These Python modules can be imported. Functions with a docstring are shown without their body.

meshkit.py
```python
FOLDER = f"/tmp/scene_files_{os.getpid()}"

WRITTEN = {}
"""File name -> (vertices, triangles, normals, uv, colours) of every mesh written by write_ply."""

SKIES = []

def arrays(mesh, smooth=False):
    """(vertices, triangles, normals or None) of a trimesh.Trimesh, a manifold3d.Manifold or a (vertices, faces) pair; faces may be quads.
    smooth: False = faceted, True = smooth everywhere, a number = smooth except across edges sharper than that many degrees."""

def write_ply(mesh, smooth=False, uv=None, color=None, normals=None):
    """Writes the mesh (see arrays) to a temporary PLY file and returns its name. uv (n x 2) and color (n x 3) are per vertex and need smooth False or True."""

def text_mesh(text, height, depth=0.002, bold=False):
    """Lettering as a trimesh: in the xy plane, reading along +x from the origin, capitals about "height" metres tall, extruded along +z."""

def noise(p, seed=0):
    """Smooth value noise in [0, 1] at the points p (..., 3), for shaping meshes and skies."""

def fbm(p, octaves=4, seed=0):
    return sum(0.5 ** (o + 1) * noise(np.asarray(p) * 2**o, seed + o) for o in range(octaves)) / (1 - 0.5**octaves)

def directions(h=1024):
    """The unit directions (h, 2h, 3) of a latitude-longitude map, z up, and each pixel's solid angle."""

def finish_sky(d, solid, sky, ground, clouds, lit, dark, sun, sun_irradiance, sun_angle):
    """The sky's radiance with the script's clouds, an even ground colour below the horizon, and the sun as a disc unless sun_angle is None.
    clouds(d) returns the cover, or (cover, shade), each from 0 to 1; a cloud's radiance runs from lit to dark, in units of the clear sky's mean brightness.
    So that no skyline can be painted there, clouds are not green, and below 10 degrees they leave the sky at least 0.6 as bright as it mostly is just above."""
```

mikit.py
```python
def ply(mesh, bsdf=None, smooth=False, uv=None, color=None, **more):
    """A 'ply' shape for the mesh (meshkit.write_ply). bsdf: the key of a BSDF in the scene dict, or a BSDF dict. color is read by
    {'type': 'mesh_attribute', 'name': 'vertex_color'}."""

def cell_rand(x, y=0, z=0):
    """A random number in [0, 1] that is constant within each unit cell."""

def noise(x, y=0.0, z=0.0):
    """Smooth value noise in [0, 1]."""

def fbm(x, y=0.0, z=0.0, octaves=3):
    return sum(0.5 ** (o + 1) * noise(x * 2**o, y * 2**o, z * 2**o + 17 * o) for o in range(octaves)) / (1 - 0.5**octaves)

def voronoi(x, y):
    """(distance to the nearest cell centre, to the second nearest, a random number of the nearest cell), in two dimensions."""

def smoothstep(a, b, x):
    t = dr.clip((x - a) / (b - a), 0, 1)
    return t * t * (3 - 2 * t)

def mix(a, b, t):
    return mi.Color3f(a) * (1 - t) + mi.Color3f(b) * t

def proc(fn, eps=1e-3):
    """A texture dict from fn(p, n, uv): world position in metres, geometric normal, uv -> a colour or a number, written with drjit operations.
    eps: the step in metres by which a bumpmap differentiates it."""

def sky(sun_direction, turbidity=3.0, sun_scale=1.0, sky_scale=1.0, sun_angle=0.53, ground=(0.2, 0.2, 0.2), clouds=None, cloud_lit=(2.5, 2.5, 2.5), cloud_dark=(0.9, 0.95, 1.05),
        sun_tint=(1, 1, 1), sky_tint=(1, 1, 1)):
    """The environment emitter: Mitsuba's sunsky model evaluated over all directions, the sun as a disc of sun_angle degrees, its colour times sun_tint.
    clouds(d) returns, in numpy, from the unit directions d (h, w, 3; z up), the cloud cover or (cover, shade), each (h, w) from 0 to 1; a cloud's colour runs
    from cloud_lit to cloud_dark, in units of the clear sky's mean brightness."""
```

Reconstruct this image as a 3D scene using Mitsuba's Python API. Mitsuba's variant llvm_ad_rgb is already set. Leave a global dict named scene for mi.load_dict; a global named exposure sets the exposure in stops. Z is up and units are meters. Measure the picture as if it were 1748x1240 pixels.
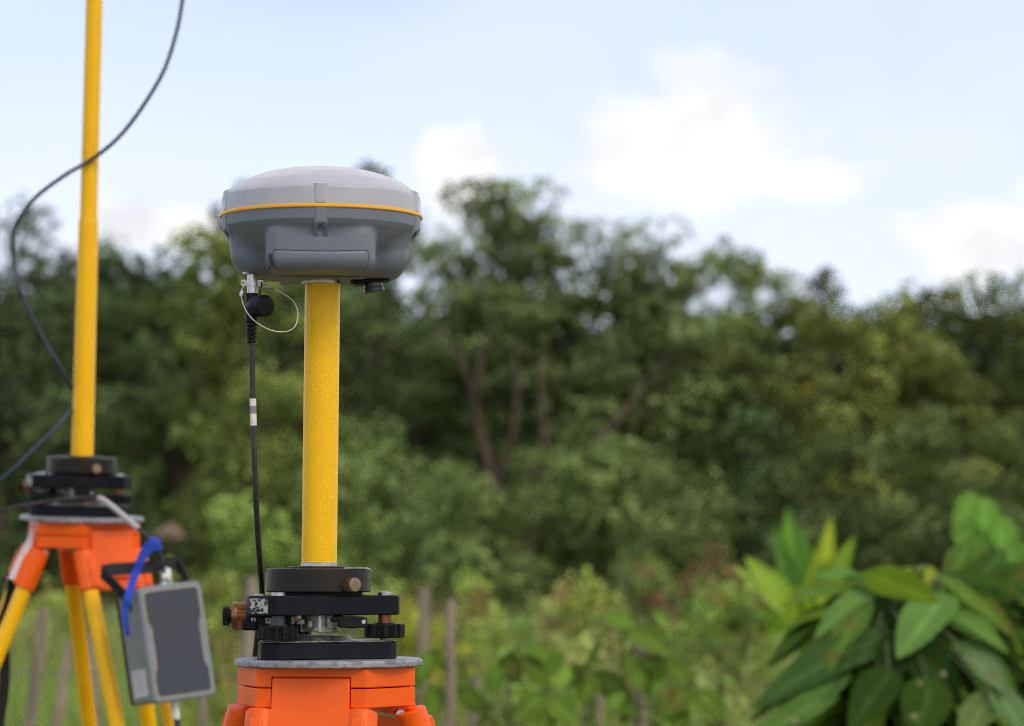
import math, random
import numpy as np, trimesh, manifold3d as m3, mitsuba as mi, mikit, meshkit
import drjit as dr
from mikit import proc, noise, fbm, smoothstep, mix
from shapely.geometry import Polygon, Point, box as sbox
from shapely.ops import unary_union

scene, labels = {}, {}
T4 = mi.ScalarTransform4f

# ------------------------------------------------------------------ camera, sky, exposure
W0, H0, FPX, HORIZON, EYE = 1748.0, 1240.0, 5000.0, 960.0, 1.35
PITCH = math.atan((HORIZON - 620.0) / FPX)
CAM = np.array([0, 0, EYE])
FWD = np.array([0, math.cos(PITCH), math.sin(PITCH)])
UP = np.array([0, -math.sin(PITCH), math.cos(PITCH)])
Y0, YL = 2.74, 4.17                      # distance of the near and of the second instrument
scene['camera'] = {'type': 'thinlens', 'fov': math.degrees(2 * math.atan(W0 / 2 / FPX)), 'fov_axis': 'x',
                   'aperture_radius': 0.0066, 'focus_distance': 2.73, 'near_clip': 0.1, 'far_clip': 6000.0,
                   'to_world': T4().look_at(origin=CAM.tolist(), target=(CAM + FWD).tolist(), up=[0, 0, 1])}
exposure = 2.6

CLOUDS = [  # azimuth, elevation, half width, half height (degrees), density
    (3.9, 7.95, 3.0, 1.35, 1.0), (2.4, 7.4, 2.0, .85, 1.0), (5.1, 7.4, 1.7, .65, .95), (4.0, 9.45, 1.9, .7, .62), (2.9, 9.5, 1.1, .5, .45), (9.9, 6.2, 2.0, 1.1, 1.0), (8.9, 5.7, 1.0, .55, .8),
    (-1.0, 7.6, 1.0, .95, 1.0), (-.4, 6.8, 1.2, .8, .9), (-7.0, 6.5, 1.8, .8, .95), (-8.6, 6.2, 1.3, .6, .6), (7.7, 9.9, .6, 1.0, .4),
    (8.2, 8.2, 1.5, .9, .35), (6.6, 7.7, 1.6, .7, .22), (9.9, 8.5, 1.0, .5, .3)]


def clouds(d):
    az = np.degrees(np.arctan2(d[..., 0], d[..., 1]))
    el = np.degrees(np.arcsin(np.clip(d[..., 2], -1, 1)))
    edge = meshkit.fbm(np.stack([az * .8, el * 1.1, 0 * az], -1), 5, 3)
    near = np.zeros_like(az)
    for a, e, w, h, k in CLOUDS:
        flat = np.where(el < e, 1.35, 1.0)
        q = np.sqrt(((az - a) / w) ** 2 + ((el - e) * flat / h) ** 2)
        near = np.maximum(near, k * np.clip((1.36 - q - 1.5 * (edge - .5)) * 1.1 + .04, 0, 1))
    # the rest of the sky: the same kind of broken cumulus and veil
    p = d * (1.0 / np.maximum(d[..., 2:3] + .22, .12))
    big = meshkit.fbm(p * 1.7 + 5.0, 5, 11)
    wide = np.clip((big - .45) / .16, 0, 1)
    inside = np.exp(-((az / 15) ** 4 + ((el - 6) / 9) ** 4))
    veil = .31 + .22 * meshkit.fbm(np.stack([az * .12, el * .3, 0 * az + 9], -1), 3, 5)
    top = np.exp(-((az + 3.4) / 2.4) ** 2 - ((el - 11.2) / .75) ** 2)
    c = np.maximum(np.maximum(near, .62 * top), np.maximum(wide * (1 - inside), veil))
    c = c * c * (3 - 2 * c)
    shade = np.clip(.95 * top + near * np.clip(1.7 * (meshkit.fbm(np.stack([az * 1.1 + 7, el * 1.5, 0 * az], -1), 4, 17) - .42), 0, .8) + .35 * wide * (1 - inside) * edge, 0, 1)
    return np.clip(c, 0, 1), shade


scene['sky'] = mikit.sky((0.45, -0.62, 0.75), turbidity=4.0, sun_scale=0.15, sun_angle=22, clouds=clouds,
                         cloud_lit=(1.80, 1.78, 1.77), cloud_dark=(1.2, 1.24, 1.34), sky_tint=(1.13, .955, .92))


# ------------------------------------------------------------------ helpers
def at(px, py, Y):
    """The place at distance Y (metres ahead) that a point of the photograph shows."""
    d = FWD + np.array([1.0, 0, 0]) * (px - W0 / 2) / FPX + UP * (H0 / 2 - py) / FPX
    return CAM + d * (Y / d[1])


def tr(x=0, y=0, z=0):
    m = np.eye(4); m[:3, 3] = (x, y, z); return m


def rot(axis, deg):
    return trimesh.transformations.rotation_matrix(math.radians(deg), {'x': [1, 0, 0], 'y': [0, 1, 0], 'z': [0, 0, 1]}.get(axis, axis) if isinstance(axis, str) else axis)


MM = np.diag([.001, .001, .001, 1.0])
TAKEN = {}


def uniq(key):
    n = TAKEN.get(key, 0); TAKEN[key] = n + 1
    return key if n == 0 else f'{key}_{n:03d}'


def tm(m):
    if isinstance(m, m3.Manifold):
        q = m.to_mesh(); return trimesh.Trimesh(q.vert_properties[:, :3], q.tri_verts, process=False)
    return m


def mf(m):
    m = m.copy(); m.merge_vertices()
    return m3.Manifold(m3.Mesh(np.asarray(m.vertices, np.float32), np.asarray(m.faces, np.uint32)))


def cat(*ms):
    return trimesh.util.concatenate([tm(m) for m in ms])


def add(key, mesh, bsdf, M=None, smooth=35, color=None, label=None, exact=False, normals=None, **more):
    mesh = tm(mesh)
    if M is not None:
        mesh = mesh.copy(); mesh.apply_transform(M)
    key = key if exact else uniq(key)
    if normals is None:
        scene[key] = mikit.ply(mesh, 'material_' + bsdf, smooth=smooth, color=color)
    else:
        scene[key] = {'type': 'ply', 'filename': meshkit.write_ply(mesh, False, None, color, normals), 'face_normals': False, 'bsdf': {'type': 'ref', 'id': 'material_' + bsdf}}
    if label or more:
        labels[key] = dict(more)
        if label: labels[key]['label'] = label
    return key


def thing(name, label, category, group=None):
    key = uniq(name)
    labels[key] = {'label': label, 'category': category}
    if group: labels[key]['group'] = group
    return key


def tag(key, label, category, group=None, kind=None):
    labels[key] = {'label': label, 'category': category}
    if group: labels[key]['group'] = group
    if kind: labels[key]['kind'] = kind


def lathe(profile, seg=96):
    """Closed revolve of (r, z) points, bottom to top along the outside (r = 0 ends are closed)."""
    p = np.array(profile, float); n = len(p)
    a = np.arange(seg) * 2 * np.pi / seg
    v = np.stack([p[:, None, 0] * np.sin(a), -p[:, None, 0] * np.cos(a), np.repeat(p[:, None, 1], seg, 1)], -1).reshape(-1, 3)
    i, j = np.meshgrid(np.arange(n - 1), np.arange(seg), indexing='ij')
    k = (j + 1) % seg
    q = np.stack([i * seg + j, i * seg + k, (i + 1) * seg + k, (i + 1) * seg + j], -1).reshape(-1, 4)
    f = np.vstack([q[:, [0, 1, 2]], q[:, [0, 2, 3]]])
    m = trimesh.Trimesh(v, f, process=False)
    m.merge_vertices(); m.update_faces(m.nondegenerate_faces())
    return m


def disc(r, z0, z1, c=.6, seg=72, r_in=0):
    return lathe([(r_in, z0), (r - c, z0), (r, z0 + c), (r, z1 - c), (r - c, z1), (r_in, z1)], seg)


def prism(poly, z0, z1, c=.6):
    """Prism over a shapely polygon or a list of points, its rims chamfered by c."""
    p = np.array(poly.exterior.coords)[:-1] if hasattr(poly, 'exterior') else np.array(poly, float)
    area = .5 * np.sum(p[:, 0] * np.roll(p[:, 1], -1) - np.roll(p[:, 0], -1) * p[:, 1])
    if area < 0: p = p[::-1]
    e = np.roll(p, -1, 0) - p; e /= np.linalg.norm(e, axis=1, keepdims=True)
    nrm = np.stack([e[:, 1], -e[:, 0]], 1)
    b = nrm + np.roll(nrm, 1, 0); b /= np.maximum((b * nrm).sum(1, keepdims=True), .35)
    ins = p - b * c
    n = len(p)
    rings = [(ins, z0), (p, z0 + c), (p, z1 - c), (ins, z1)]
    v = np.vstack([np.column_stack([r, np.full(n, z)]) for r, z in rings])
    f = []
    i = np.arange(n); k = (i + 1) % n
    for a in range(3):
        f += [np.column_stack([a * n + i, a * n + k, (a + 1) * n + k]), np.column_stack([a * n + i, (a + 1) * n + k, (a + 1) * n + i])]
    import mapbox_earcut
    cap = mapbox_earcut.triangulate_float64(np.ascontiguousarray(ins), np.array([n], np.uint32)).reshape(-1, 3).astype(int)
    t = ins[cap]; e1, e2 = t[:, 1] - t[:, 0], t[:, 2] - t[:, 0]; s = e1[:, 0] * e2[:, 1] - e1[:, 1] * e2[:, 0]
    cap[s < 0] = cap[s < 0][:, ::-1]
    f += [cap[:, ::-1], cap + 3 * n]
    m = trimesh.Trimesh(v, np.vstack(f), process=False)
    return m


def rbox(x, y, z, c=1.0, center=(0, 0, 0), seg=2):
    """Rounded box of the given full sizes."""
    s = trimesh.creation.icosphere(subdivisions=seg, radius=c).vertices
    pts = []
    for a in (-1, 1):
        for b in (-1, 1):
            for d in (-1, 1):
                pts.append(s + np.array([a * (x / 2 - c), b * (y / 2 - c), d * (z / 2 - c)]))
    m = trimesh.convex.convex_hull(np.vstack(pts)); m.apply_translation(center)
    return m


def spline(pts, n=10):
    p = np.array(pts, float)
    if len(p) < 3: return p
    q = np.vstack([2 * p[0] - p[1], p, 2 * p[-1] - p[-2]])
    out = []
    for i in range(1, len(q) - 2):
        for t in np.linspace(0, 1, n, endpoint=False):
            a, b, c, d = q[i - 1:i + 3]
            out.append(.5 * ((2 * b) + (c - a) * t + (2 * a - 5 * b + 4 * c - d) * t * t + (3 * b - a - 3 * c + d) * t ** 3))
    return np.vstack(out + [p[-1]])


def tube(pts, r, sides=12, flat=None):
    """Tube along points; r a number or one per point; flat=(direction, factor) squashes it into a band."""
    p = np.array(pts, float); n = len(p)
    r = np.broadcast_to(np.array(r, float), (n,))
    t = np.gradient(p, axis=0); t /= np.linalg.norm(t, axis=1, keepdims=True) + 1e-12
    a = np.cross(t[0], [0, 0, 1.0] if abs(t[0][2]) < .9 else [1.0, 0, 0]); a /= np.linalg.norm(a)
    fr = []
    for i in range(n):
        a = a - t[i] * (a @ t[i]); a /= np.linalg.norm(a); fr.append(a.copy())
    fr = np.array(fr); b = np.cross(t, fr)
    an = np.arange(sides) * 2 * np.pi / sides
    v = p[:, None] + r[:, None, None] * (np.cos(an)[None, :, None] * fr[:, None] + np.sin(an)[None, :, None] * b[:, None])
    v = np.vstack([v.reshape(-1, 3), p[:1], p[-1:]])
    i, j = np.meshgrid(np.arange(n - 1), np.arange(sides), indexing='ij'); k = (j + 1) % sides
    q = np.stack([i * sides + j, i * sides + k, (i + 1) * sides + k, (i + 1) * sides + j], -1).reshape(-1, 4)
    j = np.arange(sides); k = (j + 1) % sides
    f = np.vstack([q[:, [0, 1, 2]], q[:, [0, 2, 3]], np.column_stack([k, j, j * 0 + n * sides]), np.column_stack([(n - 1) * sides + j, (n - 1) * sides + k, j * 0 + n * sides + 1])])
    return trimesh.Trimesh(v, f, process=False)


def band(pts, side, w, th):
    """A flat strap along pts: 'side' is its width direction, w its width, th its thickness."""
    p = np.array(pts, float); n = len(p)
    t = np.gradient(p, axis=0); t /= np.linalg.norm(t, axis=1, keepdims=True)
    s = np.broadcast_to(np.array(side, float), p.shape); s = s - t * (s * t).sum(1, keepdims=True); s /= np.linalg.norm(s, axis=1, keepdims=True)
    u = np.cross(t, s); w = np.broadcast_to(np.array(w, float), (n,))[:, None]
    v = np.stack([p + s * w / 2 + u * th / 2, p - s * w / 2 + u * th / 2, p - s * w / 2 - u * th / 2, p + s * w / 2 - u * th / 2], 1).reshape(-1, 3)
    f = []
    for i in range(n - 1):
        for a in range(4):
            b = (a + 1) % 4
            f += [[i * 4 + a, i * 4 + b, (i + 1) * 4 + b], [i * 4 + a, (i + 1) * 4 + b, (i + 1) * 4 + a]]
    e = (n - 1) * 4
    f += [[0, 2, 1], [0, 3, 2], [e, e + 1, e + 2], [e, e + 2, e + 3]]
    m = trimesh.Trimesh(v, f, process=False); m.fix_normals(); return m


def gear(r, depth, teeth, z0, z1, c=.8, duty=.62, per=6):
    """Scalloped or knurled wheel."""
    a = np.arange(teeth * per) * 2 * np.pi / (teeth * per)
    ph = (a * teeth / (2 * np.pi)) % 1
    rr = np.where(ph < duty, r, r - depth)
    return prism(np.column_stack([rr * np.sin(a), -rr * np.cos(a)]), z0, z1, c)


def along(frm, to):
    """Matrix taking +z at the origin to the direction frm -> to, based at frm."""
    frm, to = np.array(frm, float), np.array(to, float)
    return tr(*frm) @ trimesh.geometry.align_vectors([0, 0, 1], to - frm)


# ------------------------------------------------------------------ materials
def rgb(*c): return {'type': 'rgb', 'value': list(c)}


def mat(name, base, rough=.5, metal=0.0, coat=0.0, bump=None, spec=.5, **kw):
    d = {'type': 'principled', 'base_color': proc(base) if callable(base) else rgb(*base),
         'roughness': proc(rough) if callable(rough) else float(rough), 'metallic': float(metal), 'clearcoat': float(coat), 'specular': float(spec), **kw}
    if bump:
        d = {'type': 'bumpmap', 'tex': proc(bump[0], bump[2] if len(bump) > 2 else 2e-4), 'scale': bump[1], 'bsdf': d}
    scene['material_' + name] = {'type': 'twosided', 'bsdf': d}
    return name


def grain(k): return lambda p, n, uv: fbm(p.x * k, p.y * k, p.z * k, 3)


def worn(base, dirt, k=60.0, lo=.55, hi=.85, amount=.6):
    def f(p, n, uv):
        a = fbm(p.x * k, p.y * k, p.z * k, 4)
        return mix(base, dirt, amount * smoothstep(lo, hi, a))
    return f


def specks(base, dirt, k=420.0, lo=.74, amount=.7, soft=.22):
    def f(p, n, uv):
        a = fbm(p.x * 45, p.y * 45, p.z * 45, 3)
        s = smoothstep(lo, lo + .1, noise(p.x * k, p.y * k, p.z * k)) * smoothstep(.45, .7, a)
        return mix(mix(base, dirt, soft * smoothstep(.4, .8, a)), dirt, amount * s)
    return f


mat('dome_shell', specks((.43, .445, .49), (.28, .28, .28), 600, .8, .4, .12), lambda p, n, uv: .24 + .14 * fbm(p.x * 80, p.y * 80, p.z * 80, 3), 0, .0, (grain(1500), .00003))
mat('body_shell', specks((.145, .168, .205), (.22, .24, .26), 700, .8, .5, .15), .46, 0, 0, (grain(2600), .00005))
mat('gasket_yellow', (.90, .42, .008), .4)
mat('pole_yellow', specks((.95, .54, .003), (.6, .3, .006), 500, .84, .5, .06), .3, 0, .0, None, .3)
mat("pole_yellow_smooth", worn((.95, .53, .003), (.8, .33, .006), 20, .5, .9, .3), .4, 0, .0, None, .3)
mat('black_rubber', worn((.006, .006, .007), (.022, .021, .023), 160, .5, .8, .5), .42, 0, 0, (grain(2500), .00004), .2)
mat('black_gloss', (.01, .01, .012), .2)
mat('cable_sheath', worn((.02, .018, .02), (.05, .046, .05), 120, .45, .8, .7), .48)
mat('cable_grey', (.026, .040, .062), .5)
mat('navy_paint', specks((.004, .005, .010), (.05, .05, .055), 900, .82, .5, .08), .3, 0, .0, (grain(1700), .0001), .2)
mat('black_anodised', specks((.014, .011, .010), (.07, .06, .055), 900, .84, .6, .06), .36, .0, 0, (lambda p, n, uv: noise(p.z * 5200) * .7 + .3 * noise(p.x * 900, p.y * 900), .00003), .32)
mat('brass', worn((.36, .25, .15), (.16, .10, .06), 300, .45, .8, .7), .42, .9)
mat('copper', worn((.27, .115, .05), (.12, .06, .035), 300, .45, .8, .5), .33, .9)
mat('steel', worn((.56, .56, .57), (.3, .29, .28), 400, .5, .8, .6), .3, 1.0)
mat('steel_dull', worn((.42, .41, .38), (.16, .14, .12), 260, .42, .72, .8), .45, .85)
mat('teal_shaft', (.07, .10, .11), .35, .5)
mat('cast_alloy', worn((.38, .39, .42), (.17, .17, .185), 220, .42, .72, .75), lambda p, n, uv: .38 + .2 * fbm(p.x * 300, p.y * 300, p.z * 300, 3), .7, 0, (grain(900), .00012))
mat('orange_paint', specks((.90, .12, .002), (.40, .055, .006), 650, .8, .6, .12), lambda p, n, uv: .3 + .2 * fbm(p.x * 70, p.y * 70, p.z * 70, 3), 0, .0, (grain(600), .00004), .35)
mat('dark_gap', (.006, .005, .005), .8)
mat('white_label', worn((.62, .62, .64), (.42, .42, .45), 300, .4, .8, .5), .6)
mat('white_tape', worn((.72, .68, .67), (.5, .46, .45), 200, .4, .8, .5), .6)
mat('white_plastic', (.74, .73, .72), .4)
mat('print_grey', (.22, .22, .24), .7)
mat('box_grey', worn((.20, .235, .25), (.13, .15, .16), 40, .5, .9, .4), .45, 0, 0, (grain(1500), .00005))
mat('box_rim', worn((.19, .225, .25), (.15, .17, .18), 60, .5, .9, .4), .42)
mat('box_face', (.034, .042, .06), .5, 0, 0, (grain(1500), .00004))
mat('box_line', (.34, .30, .20), .5)
mat('blue_strap', (.012, .055, .42), .75, sheen=.4)
mat('webbing', (.012, .012, .015), .8)
mat('silver_sleeve', (.42, .41, .42), .5)
mat('wire_steel', (.62, .60, .57), .35, .6)
mat('fence_wire', (.2, .2, .2), .5, .6)


def wood(p, n, uv):
    g = fbm(p.x * 60, p.y * 60, p.z * 4, 4)
    return mix((.34, .285, .20), (.15, .125, .09), smoothstep(.3, .75, g))


mat('stake_wood', wood, .8, 0, 0, (lambda p, n, uv: fbm(p.x * 120, p.y * 120, p.z * 8, 3), .002, .002))
mat('bark', lambda p, n, uv: mix((.11, .07, .05), (.04, .028, .024), smoothstep(.3, .7, fbm(p.x * 9, p.y * 9, p.z * 2, 4))), .9)
mat('soil_stone', lambda p, n, uv: mix((.30, .22, .17), (.17, .12, .09), fbm(p.x * 6, p.y * 6, p.z * 6, 4)), .9)


def patchy(p, n, uv):
    a = fbm(p.x * 330, p.y * 330 + 4.2, p.z * 330, 4)
    b = smoothstep(.49, .54, a)
    return mix((.42, .45, .41), (.02, .03, .04), b)


mat('worn_sticker', patchy, .55)


def leafmat(name, trans=.5, rough=.5, eta=1.4):
    scene['material_' + name] = {'type': 'principledthin', 'base_color': {'type': 'mesh_attribute', 'name': 'vertex_color'}, 'roughness': rough,
                   'diff_trans': trans, 'eta': eta, 'spec_trans': 0.0}
    return name


leafmat('crown_leaf', .45, .7, 1.3)
leafmat('field_leaf', .7, .6)


def soil(p, n, uv):
    a = fbm(p.x * .5, p.y * .5, 0, 5)
    b = fbm(p.x * 7, p.y * 7, 0, 3)
    c = mix((.085, .12, .03), (.20, .16, .09), smoothstep(.48, .68, a))
    return mix(c, mi.Color3f(c) * .6, smoothstep(.4, .8, b))


mat('ground_grass', soil, .95)


# ------------------------------------------------------------------ receiver (head of the near instrument)
PX = .548                                # millimetres per photograph pixel at the near instrument


def build_receiver(M):
    k = thing('receiver', 'grey domed satellite positioning receiver with yellow rim band on top of yellow pole', 'receiver')
    M = M @ rot('z', 3.4) @ MM
    # upper dome
    dome = [(93.4, 1.5), (93.6, 2.2), (93.2, 15.5), (92.4, 18.5), (89.8, 21.6), (85.8, 25.0), (80.2, 29.2), (74, 32.4), (64, 36.8), (52, 40.4), (40, 43.0), (26, 44.9), (12, 45.7), (0, 45.9)]
    pts = spline([(r, 0, z) for r, z in dome[1:]], 5)
    prof = [(0, 1.5), (93.4, 1.5)] + [(p[0], p[2]) for p in pts[:-1]] + [(0, 45.9)]
    add(k + '__dome_cover', lathe(prof, 200), 'dome_shell', M, 40)
    add(k + '__rim_band', lathe([(88, -1.6), (94.7, -1.6), (95.3, -1.0), (95.3, 1.0), (94.7, 1.6), (88, 1.6)], 200), 'gasket_yellow', M, 40)
    # lower body: bowl + side lobes + battery bay, blended, traced along rays from one inner point
    O = np.array([0, 0, -12.0])
    zb = np.array([-70, -58, -52, -46, -38, -30, -22, -15.5, -11.5, -1])
    rb = np.array([-20, 22, 46, 58.5, 69, 78.5, 86, 91, 93.2, 93.6])

    def sdbox(p, c, h, r):
        q = np.abs(p - c) - (np.array(h) - r)
        return np.linalg.norm(np.maximum(q, 0), axis=-1) + np.minimum(q.max(-1), 0) - r

    def smin(a, b, kk):
        h = np.clip(.5 + .5 * (b - a) / kk, 0, 1)
        return b * (1 - h) + a * h - kk * h * (1 - h)

    def field(p):
        r = np.hypot(p[..., 0], p[..., 1])
        a = (r - np.interp(p[..., 2], zb, rb)) * .75
        # side lobes: slightly narrower towards the bottom
        q = p.copy(); q[..., 0] = q[..., 0] / (1 + .0012 * (q[..., 2] + 30))
        b = sdbox(q, np.array([-1.2, 4, -34.5]), (83.5, 44, 24), 20)
        yy = p.copy(); yy[..., 1] = yy[..., 1] - .0022 * p[..., 0] ** 2
        c = sdbox(yy, np.array([0, -38, -35.5]), (50, 47.5, 22.8), 13)
        return smin(smin(a, b, 9), c, 4.5)

    azf = np.radians(np.concatenate([np.arange(-52, 52, .25), np.arange(52, 308, 2.0)]))
    elv = np.radians(np.linspace(-90, 6.7, 260))
    zs = lambda x: -41.5 - 4.5 * (1 - np.sqrt(np.clip(1 - np.clip((np.abs(x) - 41.5) / 5.5, 0, 1) ** 2, 0, 1)))

    def trace(D, lo=20.0, hi=120.0):
        a, b = np.full(D.shape[:-1], lo), np.full(D.shape[:-1], hi)
        for _ in range(26):
            m = .5 * (a + b); ins = field(O + D * m[..., None]) < 0
            a, b = np.where(ins, m, a), np.where(ins, b, m)
        return a

    A, E = np.meshgrid(azf, elv)
    D = np.stack([np.cos(E) * np.sin(A), -np.cos(E) * np.cos(A), np.sin(E)], -1)
    t = trace(D)
    hit = O + D * t[..., None]
    s = 86.0 / np.maximum(-D[..., 1], 1e-3)
    qx, qz = D[..., 0] * s, O[2] + D[..., 2] * s
    inside = np.maximum(np.maximum(np.abs(qx) - 47.4, qz - zs(qx) - .4), hit[..., 1] + 32) < 0
    inside &= D[..., 1] < -.05
    t = np.where(inside, t - 1.3, t)
    V = O + D * t[..., None]
    n, c = A.shape
    i, j = np.meshgrid(np.arange(n - 1), np.arange(c), indexing='ij'); kk = (j + 1) % c
    q = np.stack([i * c + j, i * c + kk, (i + 1) * c + kk, (i + 1) * c + j], -1).reshape(-1, 4)
    m = trimesh.Trimesh(V.reshape(-1, 3), np.vstack([q[:, [0, 1, 2]], q[:, [0, 2, 3]]]), process=False)
    add(k + '__lower_body', m, 'body_shell', M, 50)
    # battery door
    xs = np.concatenate([[-47.0, -46.8], np.linspace(-46.3, 46.3, 120), [46.8, 47.0]])
    us = np.linspace(0, 1, 90)
    X, U = np.meshgrid(xs, us)
    Z = zs(X) - U * 128.0
    D = np.stack([X, np.full_like(X, -86.0), Z - O[2]], -1); D /= np.linalg.norm(D, axis=-1, keepdims=True)
    t = trace(D); hit = O + D * t[..., None]
    t = t + .15
    e = np.zeros_like(t, bool); e[0] = e[:, 0] = e[:, -1] = True
    t = np.where(e, t - 1.2, t)
    V = O + D * t[..., None]
    n, c = X.shape
    i, j = np.meshgrid(np.arange(n - 1), np.arange(c - 1), indexing='ij')
    q = np.stack([i * c + j, (i + 1) * c + j, (i + 1) * c + j + 1, i * c + j + 1], -1).reshape(-1, 4)
    keep = V.reshape(-1, 3)[q].mean(1)[:, 1] < -34
    q = q[keep]
    m = trimesh.Trimesh(V.reshape(-1, 3), np.vstack([q[:, [0, 1, 2]], q[:, [0, 2, 3]]]), process=False)
    add(k + '__battery_door', m, 'body_shell', M, 50, label='battery door below the seam line')
    latch = rbox(3.2, 5, 15, 1.55); latch.apply_transform(tr(-46.6, -78.5, -50) @ rot('z', 12) @ rot('x', -6))
    add(k + '__battery_door__latch_slot', latch, 'black_gloss', M)
    # five screw bosses
    for a in range(5):
        B = rot('z', a * 72.0)
        plan = sbox(-3.0, -91.2, 3.0, -78).buffer(3.3, quad_segs=5)
        cyl = mf(prism(plan, 1.3, 22.0, 1.6)).trim_by_plane([0, .5, -.866], float(np.dot([0, .5, -.866], [0, -94.5, 20.0])))
        add(k + '__boss_cap', cyl, 'dome_shell', M @ B)
        low = mf(prism(plan, -40, -1.5, .3))
        low = low.trim_by_plane([0, .815, .58], float(np.dot([0, .815, .58], [0, -94.2, -15.5])))
        low = low - mf(lathe([(0, -60), (3.8, -60), (3.8, -8), (0, -9)], 32)).translate([0, -89.3, 0])
        add(k + '__screw_boss', low, 'body_shell', M @ B)
        add(k + '__screw', mf(lathe([(0, -10), (1.2, -10), (1.2, -10.8), (2.6, -10.8), (2.6, -7.9), (0, -7.9)], 24)).translate([0, -89.3, 0]), 'steel_dull', M @ B)
        add(k + '__band_clip', prism(plan.buffer(.35, quad_segs=4), -1.7, 1.7, .3), 'gasket_yellow', M @ B)
    # under side
    add(k + '__bottom_plate', prism(sbox(-34, -26, 34, 40).buffer(5), -60.0, -55, .6), 'body_shell', M)
    add(k + '__mount_collar', lathe([(0, -63), (18.2, -63.5), (18.6, -63), (18.6, -58), (0, -58)], 64), 'steel', M)
    # rubber port cover and knob at the right
    cov = cat(prism(sbox(-19, -12, 18, 12).buffer(3), -3.2, 0, .6), prism(sbox(-16, -10, 12, 10).buffer(3), -6.5, -3.0, .8), prism(sbox(-21, -3, -16, 3).buffer(1), -4.6, -2.2, .4))
    P = M @ tr(49, 2, -55.5) @ rot('y', -8)
    add(k + '__port_cover', cov, 'black_rubber', P)
    add(k + '__port_cover__knob', lathe([(0, -15.5), (8.6, -15.5), (9.6, -14.8), (9.6, -11), (8.9, -10.3), (8.9, -6), (0, -6)], 48), 'black_gloss', P @ tr(-1, -2, 0))
    return k


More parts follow.
